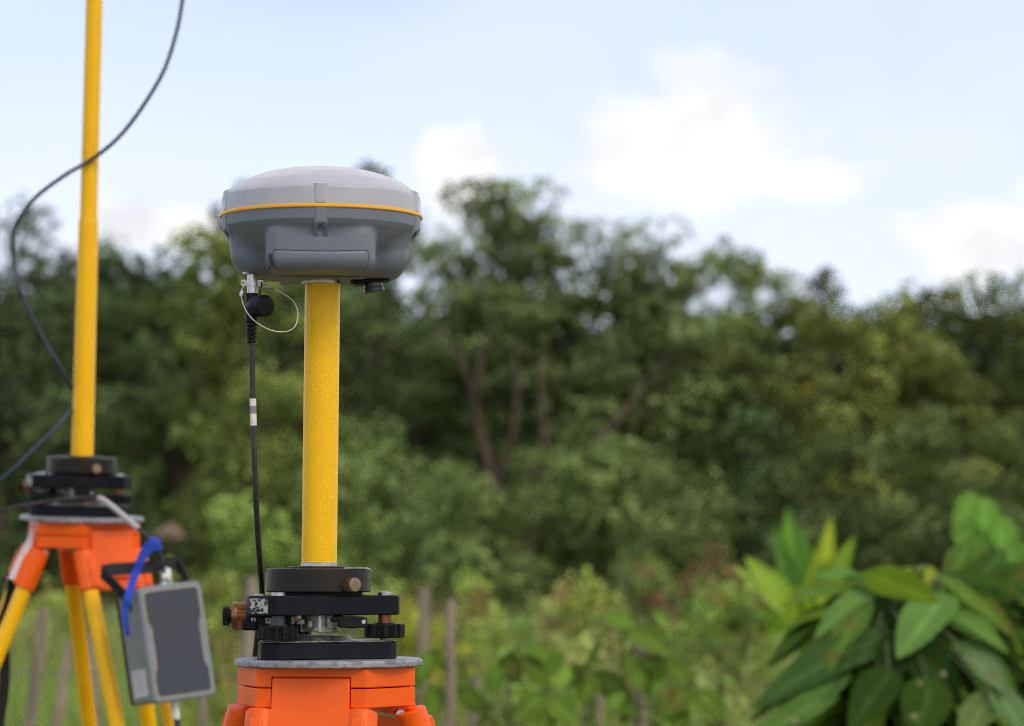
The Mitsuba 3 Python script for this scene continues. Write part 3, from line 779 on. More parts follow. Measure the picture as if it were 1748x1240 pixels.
# =================================================================== vegetation
def leaves(c, nrm, ax, L, Wd, col, fold=.18):
    """Folded lozenge leaves: centres c, normals, axes, length and width, colours (all n rows) -> mesh, vertex colours."""
    n = len(c)
    ax = ax - nrm * (ax * nrm).sum(1, keepdims=True); ax /= np.linalg.norm(ax, axis=1, keepdims=True) + 1e-9
    sd = np.cross(nrm, ax)
    L, Wd = np.broadcast_to(L, (n,))[:, None], np.broadcast_to(Wd, (n,))[:, None]
    v = np.stack([c - ax * L / 2, c + sd * Wd / 2 + nrm * fold * Wd - ax * L * .08, c + ax * L / 2 - nrm * .1 * L, c - sd * Wd / 2 + nrm * fold * Wd - ax * L * .08], 1).reshape(-1, 3)
    b = np.arange(n)[:, None] * 4
    f = np.vstack([b + [0, 2, 1], b + [0, 3, 2]])
    return trimesh.Trimesh(v, f, process=False), np.repeat(col, 4, 0)


def unit(v): return v / (np.linalg.norm(v, axis=-1, keepdims=True) + 1e-12)


GAIN = [2.75]


def clump_leaves(R, clumps, per, L, base, var=.25, hue=None, outer=.55, flat=0.0):
    """Leaves of several clumps (centre, radii, colour factor)."""
    C, N, A, K, S, G = [], [], [], [], [], []
    for c, r, kf in clumps:
        n = max(8, int(per * (r[0] * r[2]) * 1.0))
        u = unit(R.normal(size=(n, 3)))
        rad = outer + (1 - outer) * R.random((n, 1)) ** .6
        lump = 1 + .35 * (meshkit.noise(u * 2.2 + c * 1.3, 4)[:, None] - .5)
        C.append(c + u * rad * lump * r); N.append(unit(u + R.normal(size=(n, 3)) * .7 + np.array([0, 0, .55 + flat])))
        A.append(R.normal(size=(n, 3)) + np.array([0, 0, -.3])); G.append(unit(u * np.array([1, 1, 1.2]) / r * r.min() + R.normal(size=(n, 3)) * .04 + np.array([0, 0, .2])))
        col = np.array(base) * kf * GAIN[0] * (1 + var * R.normal(size=(n, 1)))
        if hue is not None: col = col + (R.random((n, 1)) < hue[0]) * (np.array(hue[1]) - col) * R.random((n, 1))
        K.append(np.clip(col, .004, .6)); S.append(L * R.uniform(.7, 1.35, n))
    S = np.concatenate(S)
    return (*leaves(np.vstack(C), np.vstack(N), np.vstack(A), S, S * .55, np.vstack(K)), np.repeat(np.vstack(G), 4, 0))


# openings in the spreading crowns: (x, z, radius) in metres
GAPS = [(.95, 6.1, .42), (1.8, 5.23, .3), (-.45, 6.5, .25)]


def tree(name, label, seed, px, top_py, wpx, Y, base, n_clump=34, per=300, L=.19, hue=None, base_z=1.2, gaps=0.0, layers=False, trunk=True, lean=0.0, clump=(.13, .2), group='trees along the edge of the field', category='tree'):
    R = np.random.default_rng(seed)
    c0 = at(px, top_py, Y); topz = c0[2]; w = wpx / FPX * Y
    foot = np.array([c0[0] + lean, Y, -.05])
    H = topz - base_z
    clumps = []
    for i in range(n_clump):
        for _ in range(30):
            u = unit(R.normal(size=3)); rr = R.random() ** .45
            p = np.array([u[0] * rr * w * .5, u[1] * rr * w * .42, u[2] * rr * H * .5])
            q = np.array([c0[0], Y, base_z + H * .5]) + p
            if p[1] < .25 * w and all((q[0] - a) ** 2 + (q[2] - b) ** 2 > r_ ** 2 for a, b, r_ in GAPS): break
        r = R.uniform(*clump) * min(w, H * 1.3)
        pos = np.array([c0[0], Y, base_z + H * .5]) + p
        pos[2] = min(pos[2], topz - r * .55)
        rad = np.array([r * 1.25, r * 1.2, r * (.55 if layers else .85)])
        clumps.append((pos, rad, R.choice([.55, .8, 1.0, 1.3, 1.5])))
    # one clump makes the crown's tip
    clumps.append((np.array([c0[0] + R.uniform(-.1, .1) * w, Y, topz - .1 * H]), np.array([min(.16 * w, .5), min(.16 * w, .5), min(.1 * H, .45)]), 1.0))
    mesh, col, nrm = clump_leaves(R, clumps, per, L, base, .05, hue, .4 if gaps == 0 else .6, .25 if layers else 0)
    key = thing(name, label, category, group)
    add(key + '__crown', mesh, 'crown_leaf', None, False, col, normals=nrm, kind='stuff')
    if trunk:
        parts = []
        fork = foot + np.array([R.uniform(-.3, .3), 0, base_z * .8 + .25 * H])
        parts.append(tube(spline([foot, foot * .5 + fork * .5 + np.array([R.uniform(-.15, .15), 0, 0]), fork], 6), np.linspace(.020, .014, 13) * H, 8))
        order = sorted(range(len(clumps)), key=lambda q: R.random())[:9]
        for q in order:
            e = clumps[q][0]
            mid = fork * .45 + e * .55 + np.array([R.uniform(-.3, .3), R.uniform(-.2, .2), -.08 * H])
            lp = spline([fork, mid, e], 6)
            parts.append(tube(lp, np.linspace(.0115, .0035, len(lp)) * H, 6))
        add(key + '__trunk', cat(*parts), 'bark', None, True)
    return key, clumps


G_DARK, G_MID, G_YEL, G_ACA, G_LOW = (.034, .052, .020), (.055, .078, .024), (.075, .095, .022), (.064, .086, .032), (.066, .092, .030)
TREES = [
    # name, label, seed, px, top, width, Y, base colour, options
    ('broadleaf_tree', 'dark broadleaf tree at the far left edge, its top above the cable bend', 1, 20, 318, 250, 50, (.045, .062, .028), dict(base_z=2.0, n_clump=40)),
    ('broadleaf_tree', 'dark broadleaf tree directly behind the tall left pole', 2, 175, 385, 250, 53, (.040, .060, .022), dict(base_z=2.2, n_clump=40)),
    ('broadleaf_tree', 'low dark tree filling the shade between the left pole and the cable', 3, 290, 440, 240, 55, G_DARK, dict(base_z=1.5, n_clump=40)),
    ('broadleaf_tree', 'olive green tree left of the receiver, brighter than its neighbours', 4, 400, 355, 250, 47, (.072, .090, .022), dict(base_z=1.6, n_clump=44)),
    ('slim_tree', 'slim tree whose wispy tip shows above the left shoulder of the receiver', 5, 418, 285, 110, 62, (.05, .07, .04), dict(base_z=3.2, n_clump=40, gaps=.3, per=500, clump=(.16, .26))),
    ('slim_tree', 'slim tree whose tip shows above the right shoulder of the receiver', 6, 640, 262, 140, 60, (.05, .07, .04), dict(base_z=3.2, n_clump=40, gaps=.3, per=500, clump=(.16, .26))),
    ('broadleaf_tree', 'green tree standing right behind the receiver and the ribbed pole', 7, 560, 440, 260, 50, (.05, .07, .026), dict(base_z=1.5, n_clump=40)),
    ('spreading_tree', 'tall spreading tree with open airy crown right of the receiver', 8, 845, 300, 380, 49, G_ACA, dict(base_z=2.8, n_clump=95, gaps=.4, layers=True, clump=(.10, .165), per=330)),
    ('spreading_tree', 'spreading tree with forked brown trunk and layered crown in the picture centre', 9, 1010, 365, 420, 48, G_ACA, dict(base_z=2.4, n_clump=95, gaps=.4, layers=True, clump=(.10, .165), per=330)),
    ('spreading_tree', 'layered tree right of the forked trunk below the big white cloud', 10, 1170, 425, 280, 49, G_MID, dict(base_z=2.0, n_clump=60, layers=True, clump=(.10, .17))),
    ('spreading_tree', 'airy pale green tree top just right of the receiver, lower than the tall spreading tree', 19, 725, 350, 210, 51, G_ACA, dict(base_z=2.0, n_clump=46, gaps=.3, layers=True, clump=(.10, .17))),
    ('spreading_tree', 'layered tree right of the opening in the tall spreading crown', 20, 1085, 385, 230, 50, G_ACA, dict(base_z=2.0, n_clump=60, gaps=.3, layers=True, clump=(.11, .18))),
    ('broadleaf_tree', 'dense green tree between the layered trees and the brownish tipped tree', 21, 1255, 415, 220, 51, G_MID, dict(base_z=1.8, n_clump=46)),
    ('broadleaf_tree', 'green tree with brownish narrow tip right of the big white cloud', 11, 1325, 455, 240, 50, (.066, .084, .026), dict(base_z=1.8, n_clump=44, hue=(.12, (.20, .13, .03)))),
    ('broadleaf_tree', 'yellowish green tree right of the brownish tipped tree', 12, 1440, 530, 230, 46, (.075, .092, .024), dict(base_z=1.6, n_clump=40, hue=(.16, (.22, .17, .03)))),
    ('broadleaf_tree', 'yellow flecked tree second from the right edge', 13, 1570, 480, 260, 47, (.068, .086, .024), dict(base_z=1.8, n_clump=42, hue=(.14, (.22, .17, .03)))),
    ('broadleaf_tree', 'green tree at the right edge with uneven open top', 14, 1705, 468, 260, 48, (.060, .078, .024), dict(base_z=1.6, n_clump=42, hue=(.08, (.22, .17, .03)))),
    ('slim_tree', 'small grey green tree tip standing alone against the sky at the right', 15, 1405, 455, 60, 54, (.06, .07, .05), dict(base_z=6.0, n_clump=10, gaps=.4, per=420, clump=(.2, .3))),
    ('slim_tree', 'feathery tree top leaning right beside the big white cloud', 16, 1235, 400, 110, 54, (.05, .075, .03), dict(base_z=5.4, n_clump=12, gaps=.4, per=420, clump=(.14, .22))),
    ('broadleaf_tree', 'green tree beyond the right frame edge', 17, 1880, 440, 280, 49, G_MID, dict(base_z=1.6, n_clump=36)),
    ('broadleaf_tree', 'dark tree beyond the left frame edge', 18, -150, 330, 280, 50, G_DARK, dict(base_z=1.6, n_clump=36)),
]
for nm, lab, seed, px, tp, wp, Y, base, kw in TREES:
    if 'beyond' in lab:
        continue
    tree(nm, lab, seed, px, tp, wp, Y, base, **kw)
BUSHES = [
    ('low rounded green thicket right of the ribbed pole', 31, 680, 700, 280, 40, G_LOW, dict()),
    ('rounded green thicket left of the pale field shrubs in the middle', 32, 800, 800, 240, 38, G_LOW, dict()),
    ('broad rounded thicket in the picture centre below the forked trunk', 33, 1000, 745, 320, 39, (.068, .094, .030), dict()),
    ('rounded thicket right of the picture centre beside the dark gap', 34, 1140, 775, 230, 37, (.074, .098, .034), dict()),
    ('dark green thicket right of the dark gap', 35, 1440, 730, 230, 41, (.052, .072, .026), dict()),
    ('green thicket with outstretched branches near the right edge', 36, 1590, 690, 240, 40, (.056, .076, .026), dict()),
    ('green thicket at the right frame edge', 37, 1730, 720, 220, 39, (.06, .082, .026), dict()),
    ('olive green thicket left of the ribbed pole', 38, 450, 620, 260, 42, (.062, .082, .022), dict()),
    ('light green rounded bush just left of the near cable', 39, 430, 845, 190, 27, (.085, .125, .030), dict(per=900, L=.11)),
    ('dark thicket behind the left tripod', 40, 120, 660, 280, 44, (.034, .05, .018), dict()),
    ('light green bush behind the ribbed pole foot', 41, 590, 880, 200, 26, (.08, .115, .032), dict(per=900, L=.11)),
    ('dark green thicket below the layered tree', 42, 1290, 690, 230, 44, (.036, .054, .020), dict()),
]
for lab, seed, px, tp, wp, Y, base, kw in BUSHES:
    tree('thicket', lab, seed, px, tp, wp, Y, base, **{**dict(base_z=.1, n_clump=34, trunk=False, per=420, L=.15, clump=(.15, .24), group='thickets before the trees', category='thicket'), **kw})

# the forked brown trunk seen in the centre, its own tree parts
R = np.random.default_rng(77)
tk = [k_ for k_ in labels if labels[k_].get('label', '').startswith('spreading tree with forked')][0]
Q = lambda px, py, Y=45: at(px, py, Y)
limbs = [([Q(905, 960), Q(890, 890), Q(845, 830), Q(828, 770), Q(812, 700), Q(802, 650), Q(750, 560, 46)], .15, .04), ([Q(845, 830), Q(868, 770), Q(882, 690), Q(880, 590, 46)], .09, .035),
         ([Q(812, 700), Q(818, 640), Q(830, 560, 46)], .08, .035), ([Q(905, 960), Q(925, 800), Q(928, 740), Q(920, 600, 46)], .10, .035), ([Q(990, 960), Q(1020, 770), Q(1060, 710, 45.5), Q(1140, 610, 46)], .13, .04)]
add(tk + '__limb', cat(*[tube(spline(p, 6), np.linspace(.62 * a, .62 * b, len(spline(p, 6))), 8) for p, a, b in limbs]), 'bark', None, True, kind='stuff')

# dark woodland filling what stands behind the first trees
R = np.random.default_rng(9)
cl = []
for i in range(330):
    px = R.uniform(-120, 1870); lim = 600 if px > 640 else 520
    py = R.uniform(lim, 960) if i < 240 else R.uniform(820, 965)
    cl.append((at(px, py, R.uniform(60, 68)), np.array([1.9, 1.6, 1.5]) * R.uniform(.7, 1.1), R.uniform(.6, 1.1)))
mesh, col, nrm = clump_leaves(R, cl, 150, .34, (.022, .033, .013), .15, None, .3)
key = add('woodland', mesh, 'crown_leaf', None, False, col, normals=nrm)
tag(key, 'dark woodland behind the first row of trees', 'woodland', kind='stuff')


# ---- field: grass
GAIN[0] = 4.2
R = np.random.default_rng(12)
def grass(n, y0, y1, h0, h1, base, name, label, seed, xr=.22):
    R = np.random.default_rng(seed)
    Y = np.sqrt(R.uniform(y0 ** 2, y1 ** 2, n)); X = R.uniform(-xr, xr, n) * Y
    m = meshkit.fbm(np.stack([X * .5, Y * .35, 0 * X], -1), 4, 8)
    keep = R.random(n) < np.clip((m - .28) * 4.2, .06, 1); X, Y, m = X[keep], Y[keep], m[keep]; n = len(X)
    h = R.uniform(h0, h1, n) * (.55 + 1.0 * m); wd = R.uniform(.006, .014, n)
    a = R.uniform(0, 2 * np.pi, n); b = R.uniform(0, 2 * np.pi, n); le = R.uniform(.1, .5, n) * h
    s = np.stack([np.cos(a), np.sin(a), 0 * a], -1) * wd[:, None]; d = np.stack([np.cos(b), np.sin(b), 0 * b], -1) * le[:, None]
    r0 = np.stack([X, Y, 0 * X], -1); z = np.array([0, 0, 1.0])
    v = np.stack([r0 - s / 2, r0 + s / 2, r0 + d * .35 + z * (h * .6)[:, None] + s * .4, r0 + d * .35 + z * (h * .6)[:, None] - s * .4, r0 + d + z * h[:, None]], 1).reshape(-1, 3)
    o = np.arange(n)[:, None] * 5
    f = np.vstack([o + [0, 1, 2], o + [0, 2, 3], o + [3, 2, 4]])
    dry = (meshkit.fbm(np.stack([X * .8, Y * .6, 0 * X + 3], -1), 3, 21) > .56)[:, None]
    col = np.where(dry & (R.random((n, 1)) < .7), np.array([.38, .30, .17]), np.array(base) * 2.9) * (1 + .25 * R.normal(size=(n, 1)))
    key = add(name, trimesh.Trimesh(v, f, process=False), 'field_leaf', None, False, np.repeat(np.clip(col, .01, .5), 5, 0))
    tag(key, label, 'grass', kind='stuff')


grass(150000, 7.5, 40, .25, .75, (.105, .16, .035), 'tall_grass', 'tall green and dry grass covering the field', 4)


grass(1800, 8.5, 34, .7, 1.2, (.10, .085, .04), 'dry_stalks', 'thin dry stalks standing among the green grass', 14)


# ---- field: shrubs with salmon tips
def shrub(label, seed, px, top_py, wpx, Y, base, tips=0, tipcol=(.36, .20, .11), per=1500, L=.075, group='shrubs across the field', name='field_shrub', n_clump=22):
    R = np.random.default_rng(seed)
    c0 = at(px, top_py, Y); w = wpx / FPX * Y; H = c0[2]
    cl = []
    for i in range(n_clump):
        x = R.uniform(-.5, .5) * w; z = H * (1 - R.random() ** 1.3 * .92) * (1 - .35 * (2 * x / w) ** 2)
        r = R.uniform(.10, .19) * max(w, H) * .8
        cl.append((np.array([c0[0] + x, Y + R.uniform(-.35, .35) * w, max(z - r * .8, .12)]), np.array([r, r, r * .9]), R.choice([.4, .7, 1.0, 1.3]) * R.uniform(.9, 1.1)))
    mesh, col, nrm = clump_leaves(R, cl, per, L, base, .08, (.06, (.30, .27, .04)), .35)
    key = thing(name, label, 'shrub', group)
    add(key + '__foliage', mesh, 'field_leaf', None, False, col, normals=nrm, kind='stuff')
    st = [tube(spline([np.array([c0[0], Y, -.03]), c * .5 + np.array([c0[0], Y, .1]) * .5, c], 4), .008, 5) for c, _, _ in cl[:9]]
    add(key + '__stem', cat(*st), 'bark', None, True, kind='stuff')
    if tips:
        C = []
        for i in range(tips):
            c, r, _ = cl[R.integers(len(cl))]
            q = c + np.array([R.uniform(-.6, .6) * r[0], -.5 * r[1], r[2] * R.uniform(.6, 1.0)])
            n = 16
            C.append(q + R.normal(size=(n, 3)) * .030 * np.array([1, 1, 1.5]))
        C = np.vstack(C); n = len(C)
        m, col = leaves(C, unit(R.normal(size=(n, 3))), R.normal(size=(n, 3)), .055, .03, np.clip(np.array(tipcol) * (1 + .3 * R.normal(size=(n, 1))), .02, .7))
        add(key + '__young_tips', m, 'field_leaf', None, False, col, label='salmon coloured young tips', kind='stuff')
    return key


SHRUBS = [
    ('bright yellow green shrub right behind the near tribrach', 51, 715, 985, 130, 15, (.17, .19, .02), 8, (.4, .26, .06)),
    ('green shrub with orange tips right of the two tall stakes', 52, 815, 965, 130, 19, (.10, .15, .03), 10, (.42, .20, .09)),
    ('low light green shrub in the gap below the left rounded thicket', 53, 905, 985, 120, 21, (.10, .16, .04), 3, (.42, .2, .1)),
    ('light green shrub left of the salmon tipped group', 54, 1000, 950, 120, 20, (.12, .16, .035), 6, (.4, .2, .09)),
    ('shrub with many salmon tips in the middle of the field', 55, 1090, 940, 130, 19, (.085, .12, .028), 14, (.44, .17, .11)),
    ('dark leaved shrub with salmon tips left of the strap leaved plant', 56, 1190, 930, 150, 18, (.065, .10, .022), 12, (.44, .17, .11)),
    ('dense green shrub just left of the strap leaved plant', 57, 1265, 940, 120, 16, (.075, .11, .024), 6, (.42, .2, .1)),
    ('pale green shrub in the lower middle of the field', 58, 985, 1060, 150, 13, (.11, .15, .04), 4, (.4, .24, .12)),
    ('pale green shrub below the salmon tipped group', 59, 1130, 1050, 140, 14, (.105, .145, .036), 4, (.42, .2, .12)),
    ('green shrub with orange tips behind the near cable foot', 60, 400, 955, 150, 20, (.10, .14, .03), 10, (.44, .2, .09)),
    ('yellow green shrub left of the near tribrach', 61, 395, 1020, 110, 14, (.13, .16, .024), 3, (.42, .2, .1)),
    ('green shrub behind the ribbed pole foot', 62, 660, 975, 110, 20, (.09, .13, .03), 6, (.42, .2, .1)),
    ('light green shrub at the far left behind the left tripod leg', 63, 30, 925, 200, 24, (.10, .15, .032), 0, None),
    ('light green shrub between the legs of the left tripod', 64, 100, 960, 150, 22, (.095, .14, .03), 0, None),
    ('shrub with reddish tips right of the radio box', 65, 320, 930, 120, 24, (.10, .14, .03), 6, (.4, .16, .08)),
    ('low green shrub in the lower middle right of the near tripod', 66, 890, 1100, 140, 11, (.075, .11, .028), 2, (.42, .25, .12)),
    ('low pale shrub left of the large leaved plant', 67, 1240, 1080, 130, 11, (.12, .16, .045), 3, (.46, .25, .18)),
    ('dark shrub behind the large leaved plant', 68, 1560, 930, 170, 13, (.05, .075, .02), 3, (.42, .16, .1)),
    ('dark shrub at the right edge behind the large leaved plant', 69, 1700, 950, 150, 12, (.055, .08, .02), 0, None),
]
for lab, seed, px, tp, wp, Y, base, tips, tc in SHRUBS:
    shrub(lab, seed, px, tp, wp, Y, base, tips, np.array(tc or (.4, .2, .1)) * np.array([.85, 1.1, 1.1]))


# ---- single large leaves
def blade(L, Wd, droop=.35, fold=.18, heart=.0, wave=.03, seed=0, nl=22, nw=10, point=1.0):
    """One leaf from its base at the origin along +x, face up (+z)."""
    R = np.random.default_rng(seed)
    u = np.linspace(0, 1, nl + 1); s = np.linspace(-1, 1, nw + 1)
    U, S = np.meshgrid(u, s, indexing='ij')
    half = Wd / 2 * (np.sin(np.pi * np.clip(U, 0, 1) ** .68) ** .72 * (1 - .2 * U ** 4 * point) + .02)
    x = U * L - heart * Wd * .5 * np.abs(S) ** 1.5 * (1 - U) ** 3
    y = S * half
    ang = droop * U
    z = -L * .5 * droop * U ** 2 + fold * np.abs(y) + wave * Wd * np.sin(U * 9 + R.uniform(0, 6)) * np.abs(S) ** 2 - .012 * L * np.exp(-(S * 6) ** 2) * 0
    z = z + .006 * L * np.cos((U * 8 - np.abs(S) * 1.6) * 2 * np.pi) * (np.abs(S) > .1)
    v = np.stack([x, y, z], -1).reshape(-1, 3)
    i, j = np.meshgrid(np.arange(nl), np.arange(nw), indexing='ij'); c = nw + 1
    q = np.stack([i * c + j, (i + 1) * c + j, (i + 1) * c + j + 1, i * c + j + 1], -1).reshape(-1, 4)
    mid = np.stack([np.abs(S).reshape(-1) < .05, (np.abs(np.sin((U * 8 - np.abs(S) * 1.6) * np.pi)) ** 2).reshape(-1)])
    return trimesh.Trimesh(v, np.vstack([q[:, [0, 1, 2]], q[:, [0, 2, 3]]]), process=False), mid


def frame(base, tip, facing):
    x = unit(np.array(tip) - np.array(base)); z = np.array(facing, float); z = unit(z - x * (z @ x)); y = np.cross(z, x)
    m = np.eye(4); m[:3, 0], m[:3, 1], m[:3, 2], m[:3, 3] = x, y, z, base
    return m


leafmat('broad_leaf', .5, .5, eta=1.28)


def put_leaf(key, base, tip, wd, facing, col, seed, droop=.3, fold=.2, heart=.0, vein=1.5, label=None):
    L = np.linalg.norm(np.array(tip) - np.array(base))
    m, mid = blade(L, wd, droop, fold, heart, .04, seed)
    R = np.random.default_rng(seed + 1000)
    c = np.tile(np.array(col) * np.array([1.75, 2.1, 1.35]) * R.uniform(.85, 1.15), (len(m.vertices), 1))
    c *= (.86 + .24 * (1 - mid[1]))[:, None] * (.8 + .4 * meshkit.fbm(m.vertices * 45 + seed, 3, 6))[:, None]
    dry = meshkit.fbm(m.vertices * 28 + seed * 1.7, 3, 9) > R.uniform(.62, .9)
    c[dry] = c[dry] * .4 + np.array([.16, .11, .035]) * .6
    ml = mid[0] > .5
    c[ml] = np.minimum(c[ml] * vein + .01, .6)
    add(key, m, 'broad_leaf', frame(base, tip, facing), True, np.clip(c, .006, .6), label=label)


at_ = at


def big_plant():
    k = thing('large_leaved_plant', 'dark green plant with broad glossy leaves in the lower right corner', 'plant')
    R = np.random.default_rng(21); KY = 1.24
    at = lambda px, py, Y: at_(px, py, Y * KY)
    stems = []
    roots = [np.array([at(x, 1240, y)[0], y * KY, -.05]) for x, y in ((1480, 5.2), (1560, 5.35), (1640, 5.3), (1720, 5.5), (1420, 5.4))]
    tops = [at(1500, 1010, 5.25), at(1575, 985, 5.35), at(1630, 1020, 5.3), at(1700, 1010, 5.5), at(1450, 1120, 5.3)]
    for r0, t0 in zip(roots, tops):
        p = spline([r0, r0 * .5 + t0 * .5 + np.array([R.uniform(-.03, .03), R.uniform(-.03, .03), 0]), t0], 8)
        stems.append(tube(p, np.linspace(.011, .006, len(p)), 8))
    add(k + '__stem', cat(*stems), 'stem_green', None, True, kind='stuff')
    pet = []
    spec = [  # base px,py -> tip px,py, width px, distances, facing, colour
        (1612, 1020, 1532, 1118, 84, 5.15, 5.02, (-.45, -.9, .25), (.075, .125, .045), .1),
        (1488, 985, 1600, 1018, 70, 5.2, 5.12, (.1, -.75, .5), (.085, .12, .012), .3),
        (1490, 1012, 1388, 1058, 52, 5.2, 5.1, (-.2, -.5, .85), (.08, .125, .045), .5),
        (1478, 1035, 1408, 1135, 64, 5.15, 5.02, (-.6, -.75, .3), (.062, .10, .024), .2),
        (1505, 1088, 1290, 1178, 80, 5.1, 4.98, (-.1, -.7, .7), (.036, .062, .026), .3),
        (1475, 985, 1392, 968, 40, 5.35, 5.3, (0, -.35, .9), (.065, .115, .04), .4),
        (1604, 990, 1738, 1062, 58, 5.25, 5.2, (.2, -.35, .9), (.08, .12, .03), .45),
        (1618, 1045, 1722, 1085, 50, 5.15, 5.05, (.1, -.5, .85), (.07, .11, .035), .5),
        (1610, 1010, 1750, 1105, 84, 5.3, 5.2, (.35, -.8, .4), (.055, .085, .010), .2),
        (1440, 1005, 1345, 1010, 44, 5.3, 5.2, (-.1, -.6, .8), (.075, .11, .03), .4),
        (1530, 1040, 1465, 985, 50, 5.3, 5.25, (-.2, -.8, .5), (.06, .09, .03), .2),
        (1660, 1000, 1715, 940, 56, 5.4, 5.35, (.2, -.9, .3), (.06, .095, .03), .2),
        (1625, 985, 1660, 915, 50, 5.4, 5.4, (-.2, -.9, .3), (.07, .11, .03), .2),
        (1700, 1010, 1770, 960, 60, 5.4, 5.35, (.1, -.8, .5), (.05, .085, .02), .3),
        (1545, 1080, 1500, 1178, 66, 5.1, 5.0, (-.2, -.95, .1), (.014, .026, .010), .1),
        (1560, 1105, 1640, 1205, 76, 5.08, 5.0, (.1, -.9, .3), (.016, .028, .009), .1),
        (1640, 1100, 1740, 1180, 70, 5.1, 5.0, (.15, -.6, .7), (.05, .08, .03), .4),
        (1655, 1120, 1720, 1170, 52, 5.0, 4.92, (.1, -.5, .85), (.08, .11, .07), .4),
        (1440, 1150, 1345, 1222, 62, 5.05, 4.95, (-.3, -.7, .6), (.045, .078, .028), .3),
        (1420, 1190, 1262, 1256, 70, 5.0, 4.9, (-.2, -.5, .85), (.07, .11, .035), .4),
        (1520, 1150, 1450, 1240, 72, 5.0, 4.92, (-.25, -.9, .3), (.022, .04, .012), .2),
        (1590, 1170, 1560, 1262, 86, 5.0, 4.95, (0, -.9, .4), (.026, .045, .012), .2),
        (1690, 1190, 1640, 1262, 66, 4.95, 4.9, (-.2, -.6, .75), (.09, .11, .05), .3),
        (1700, 1180, 1765, 1262, 66, 4.95, 4.9, (.25, -.6, .75), (.07, .10, .06), .3),
        (1560, 975, 1520, 1000, 44, 5.4, 5.35, (-.1, -.3, .95), (.16, .18, .05), .4),
        (1580, 970, 1585, 1000, 34, 5.4, 5.35, (0, -.3, .95), (.16, .18, .03), .4),
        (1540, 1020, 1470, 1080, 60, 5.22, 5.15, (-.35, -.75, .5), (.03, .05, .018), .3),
    ]
    for i, (bx, by, tx, ty, w, yb, yt, fc, col, dr_) in enumerate(spec):
        b, t = at(bx, by, yb), at(tx, ty, yt)
        put_leaf(k + '__leaf', b, t, w / FPX * yb * KY, fc, col, 300 + i, dr_, .22, .35)
        h = min(tops, key=lambda q: np.linalg.norm(q - b))
        pet.append(tube(spline([h - np.array([0, 0, .05]), h * .4 + b * .6 + np.array([0, 0, .01]), b + (t - b) * .04], 4), .0028, 5))
    for i in range(190):
        h = tops[R.integers(5)] + np.array([0, 0, -abs(R.normal()) * .18])
        a = R.uniform(0, 2 * np.pi); d = np.array([math.cos(a), math.sin(a) * .8 + .03, R.uniform(-.6, .3)])
        b = h + d * R.uniform(.03, .10); L = R.uniform(.10, .19)
        dn = unit(d); t = b + dn * L + np.array([0, 0, -.35 * L])
        g = R.uniform(.65, 1.25); col = np.array((.030, .052, .012)) * g * R.choice([.5, 1.0, 1.5])
        if R.random() < .3: col = np.array((.085, .125, .022))
        put_leaf(k + '__leaf', b, t, L * R.uniform(.5, .62), (dn[0] * .3, dn[1] * .3 - .25, 1), col, 400 + i, R.uniform(.2, .6), .2, .35)
        pet.append(tube([h, b + (t - b) * .03], .0024, 5))
    add(k + '__petiole', cat(*pet), 'stem_green', None, True, kind='stuff')
    # small pale flower buds low in the plant
    for px, py in ((1570, 1168), (1610, 1152), (1355, 1234), (1560, 1225)):
        add(k + '__flower_bud', trimesh.creation.icosphere(2, R.uniform(.005, .0085)).apply_translation(at(px, py, 4.93)), 'bud_cream', None, True)
    stalk = cat(*[tube([at(px, py, 4.935), at(px + 8, py + 60, 5.0)], .0016, 5) for px, py in ((1570, 1168), (1610, 1152), (1355, 1234), (1560, 1225))])
    add(k + '__flower_stalk', stalk, 'stem_green', None, True, kind='stuff')


mat('stem_green', (.085, .11, .03), .5)
mat('bud_cream', (.22, .21, .09), .7)
big_plant()


def strap_plant():
    k = thing('strap_leaved_plant', 'yellow green plant with long upright strap leaves left of the large leaved plant', 'plant')
    Y = 11.5
    root = np.array([at(1370, 1100, Y)[0], Y, -.05]); crown = at(1372, 1075, Y)
    add(k + '__stem', tube(spline([root, (root + crown) / 2 + np.array([.01, 0, 0]), crown], 6), np.linspace(.03, .022, 13), 10), 'stem_green', None, True)
    spec = [(1372, 1040, 1340, 872, 30, (-.3, -.9, .2), (.14, .19, .035)), (1376, 1030, 1370, 905, 26, (0, -.9, .2), (.10, .16, .04)), (1380, 1040, 1428, 888, 28, (.4, -.9, .1), (.26, .22, .025)),
            (1384, 1045, 1462, 920, 30, (.4, -.8, .4), (.18, .20, .03)), (1366, 1060, 1278, 950, 34, (-.3, -.7, .6), (.20, .21, .035)), (1364, 1065, 1262, 960, 26, (-.2, -.6, .8), (.22, .21, .06)),
            (1360, 985, 1308, 1090, 34, (-.4, -.9, .2), (.20, .22, .02)), (1376, 1000, 1346, 1100, 36, (-.1, -1, .1), (.24, .24, .018)), (1384, 990, 1400, 1070, 30, (.2, -1, .1), (.22, .22, .02)),
            (1388, 1000, 1440, 1060, 30, (.4, -.8, .4), (.20, .20, .03)), (1366, 1040, 1318, 900, 22, (-.4, -.8, .3), (.10, .15, .035)), (1380, 1050, 1400, 930, 26, (.2, -.9, .2), (.12, .17, .035)),
            (1366, 1070, 1290, 1040, 28, (-.2, -.5, .8), (.15, .18, .04)), (1380, 1075, 1452, 1000, 30, (.2, -.5, .8), (.12, .16, .04))]
    for i, (bx, by, tx, ty, w, fc, col) in enumerate(spec):
        b, t = at(bx, by, Y - .02), at(tx, ty, Y - .08)
        put_leaf(k + '__leaf', b, t, 1.5 * w / FPX * Y, fc, np.array(col) * np.array([.8, 1.0, 1.1]), 600 + i, .25, .25, 0, 1.3)
    pet = [tube([crown, at(bx, by, Y - .02)], .007, 6) for bx, by, *_ in spec]
    add(k + '__leaf_base', cat(*pet), 'stem_green', None, True, kind='stuff')


strap_plant()


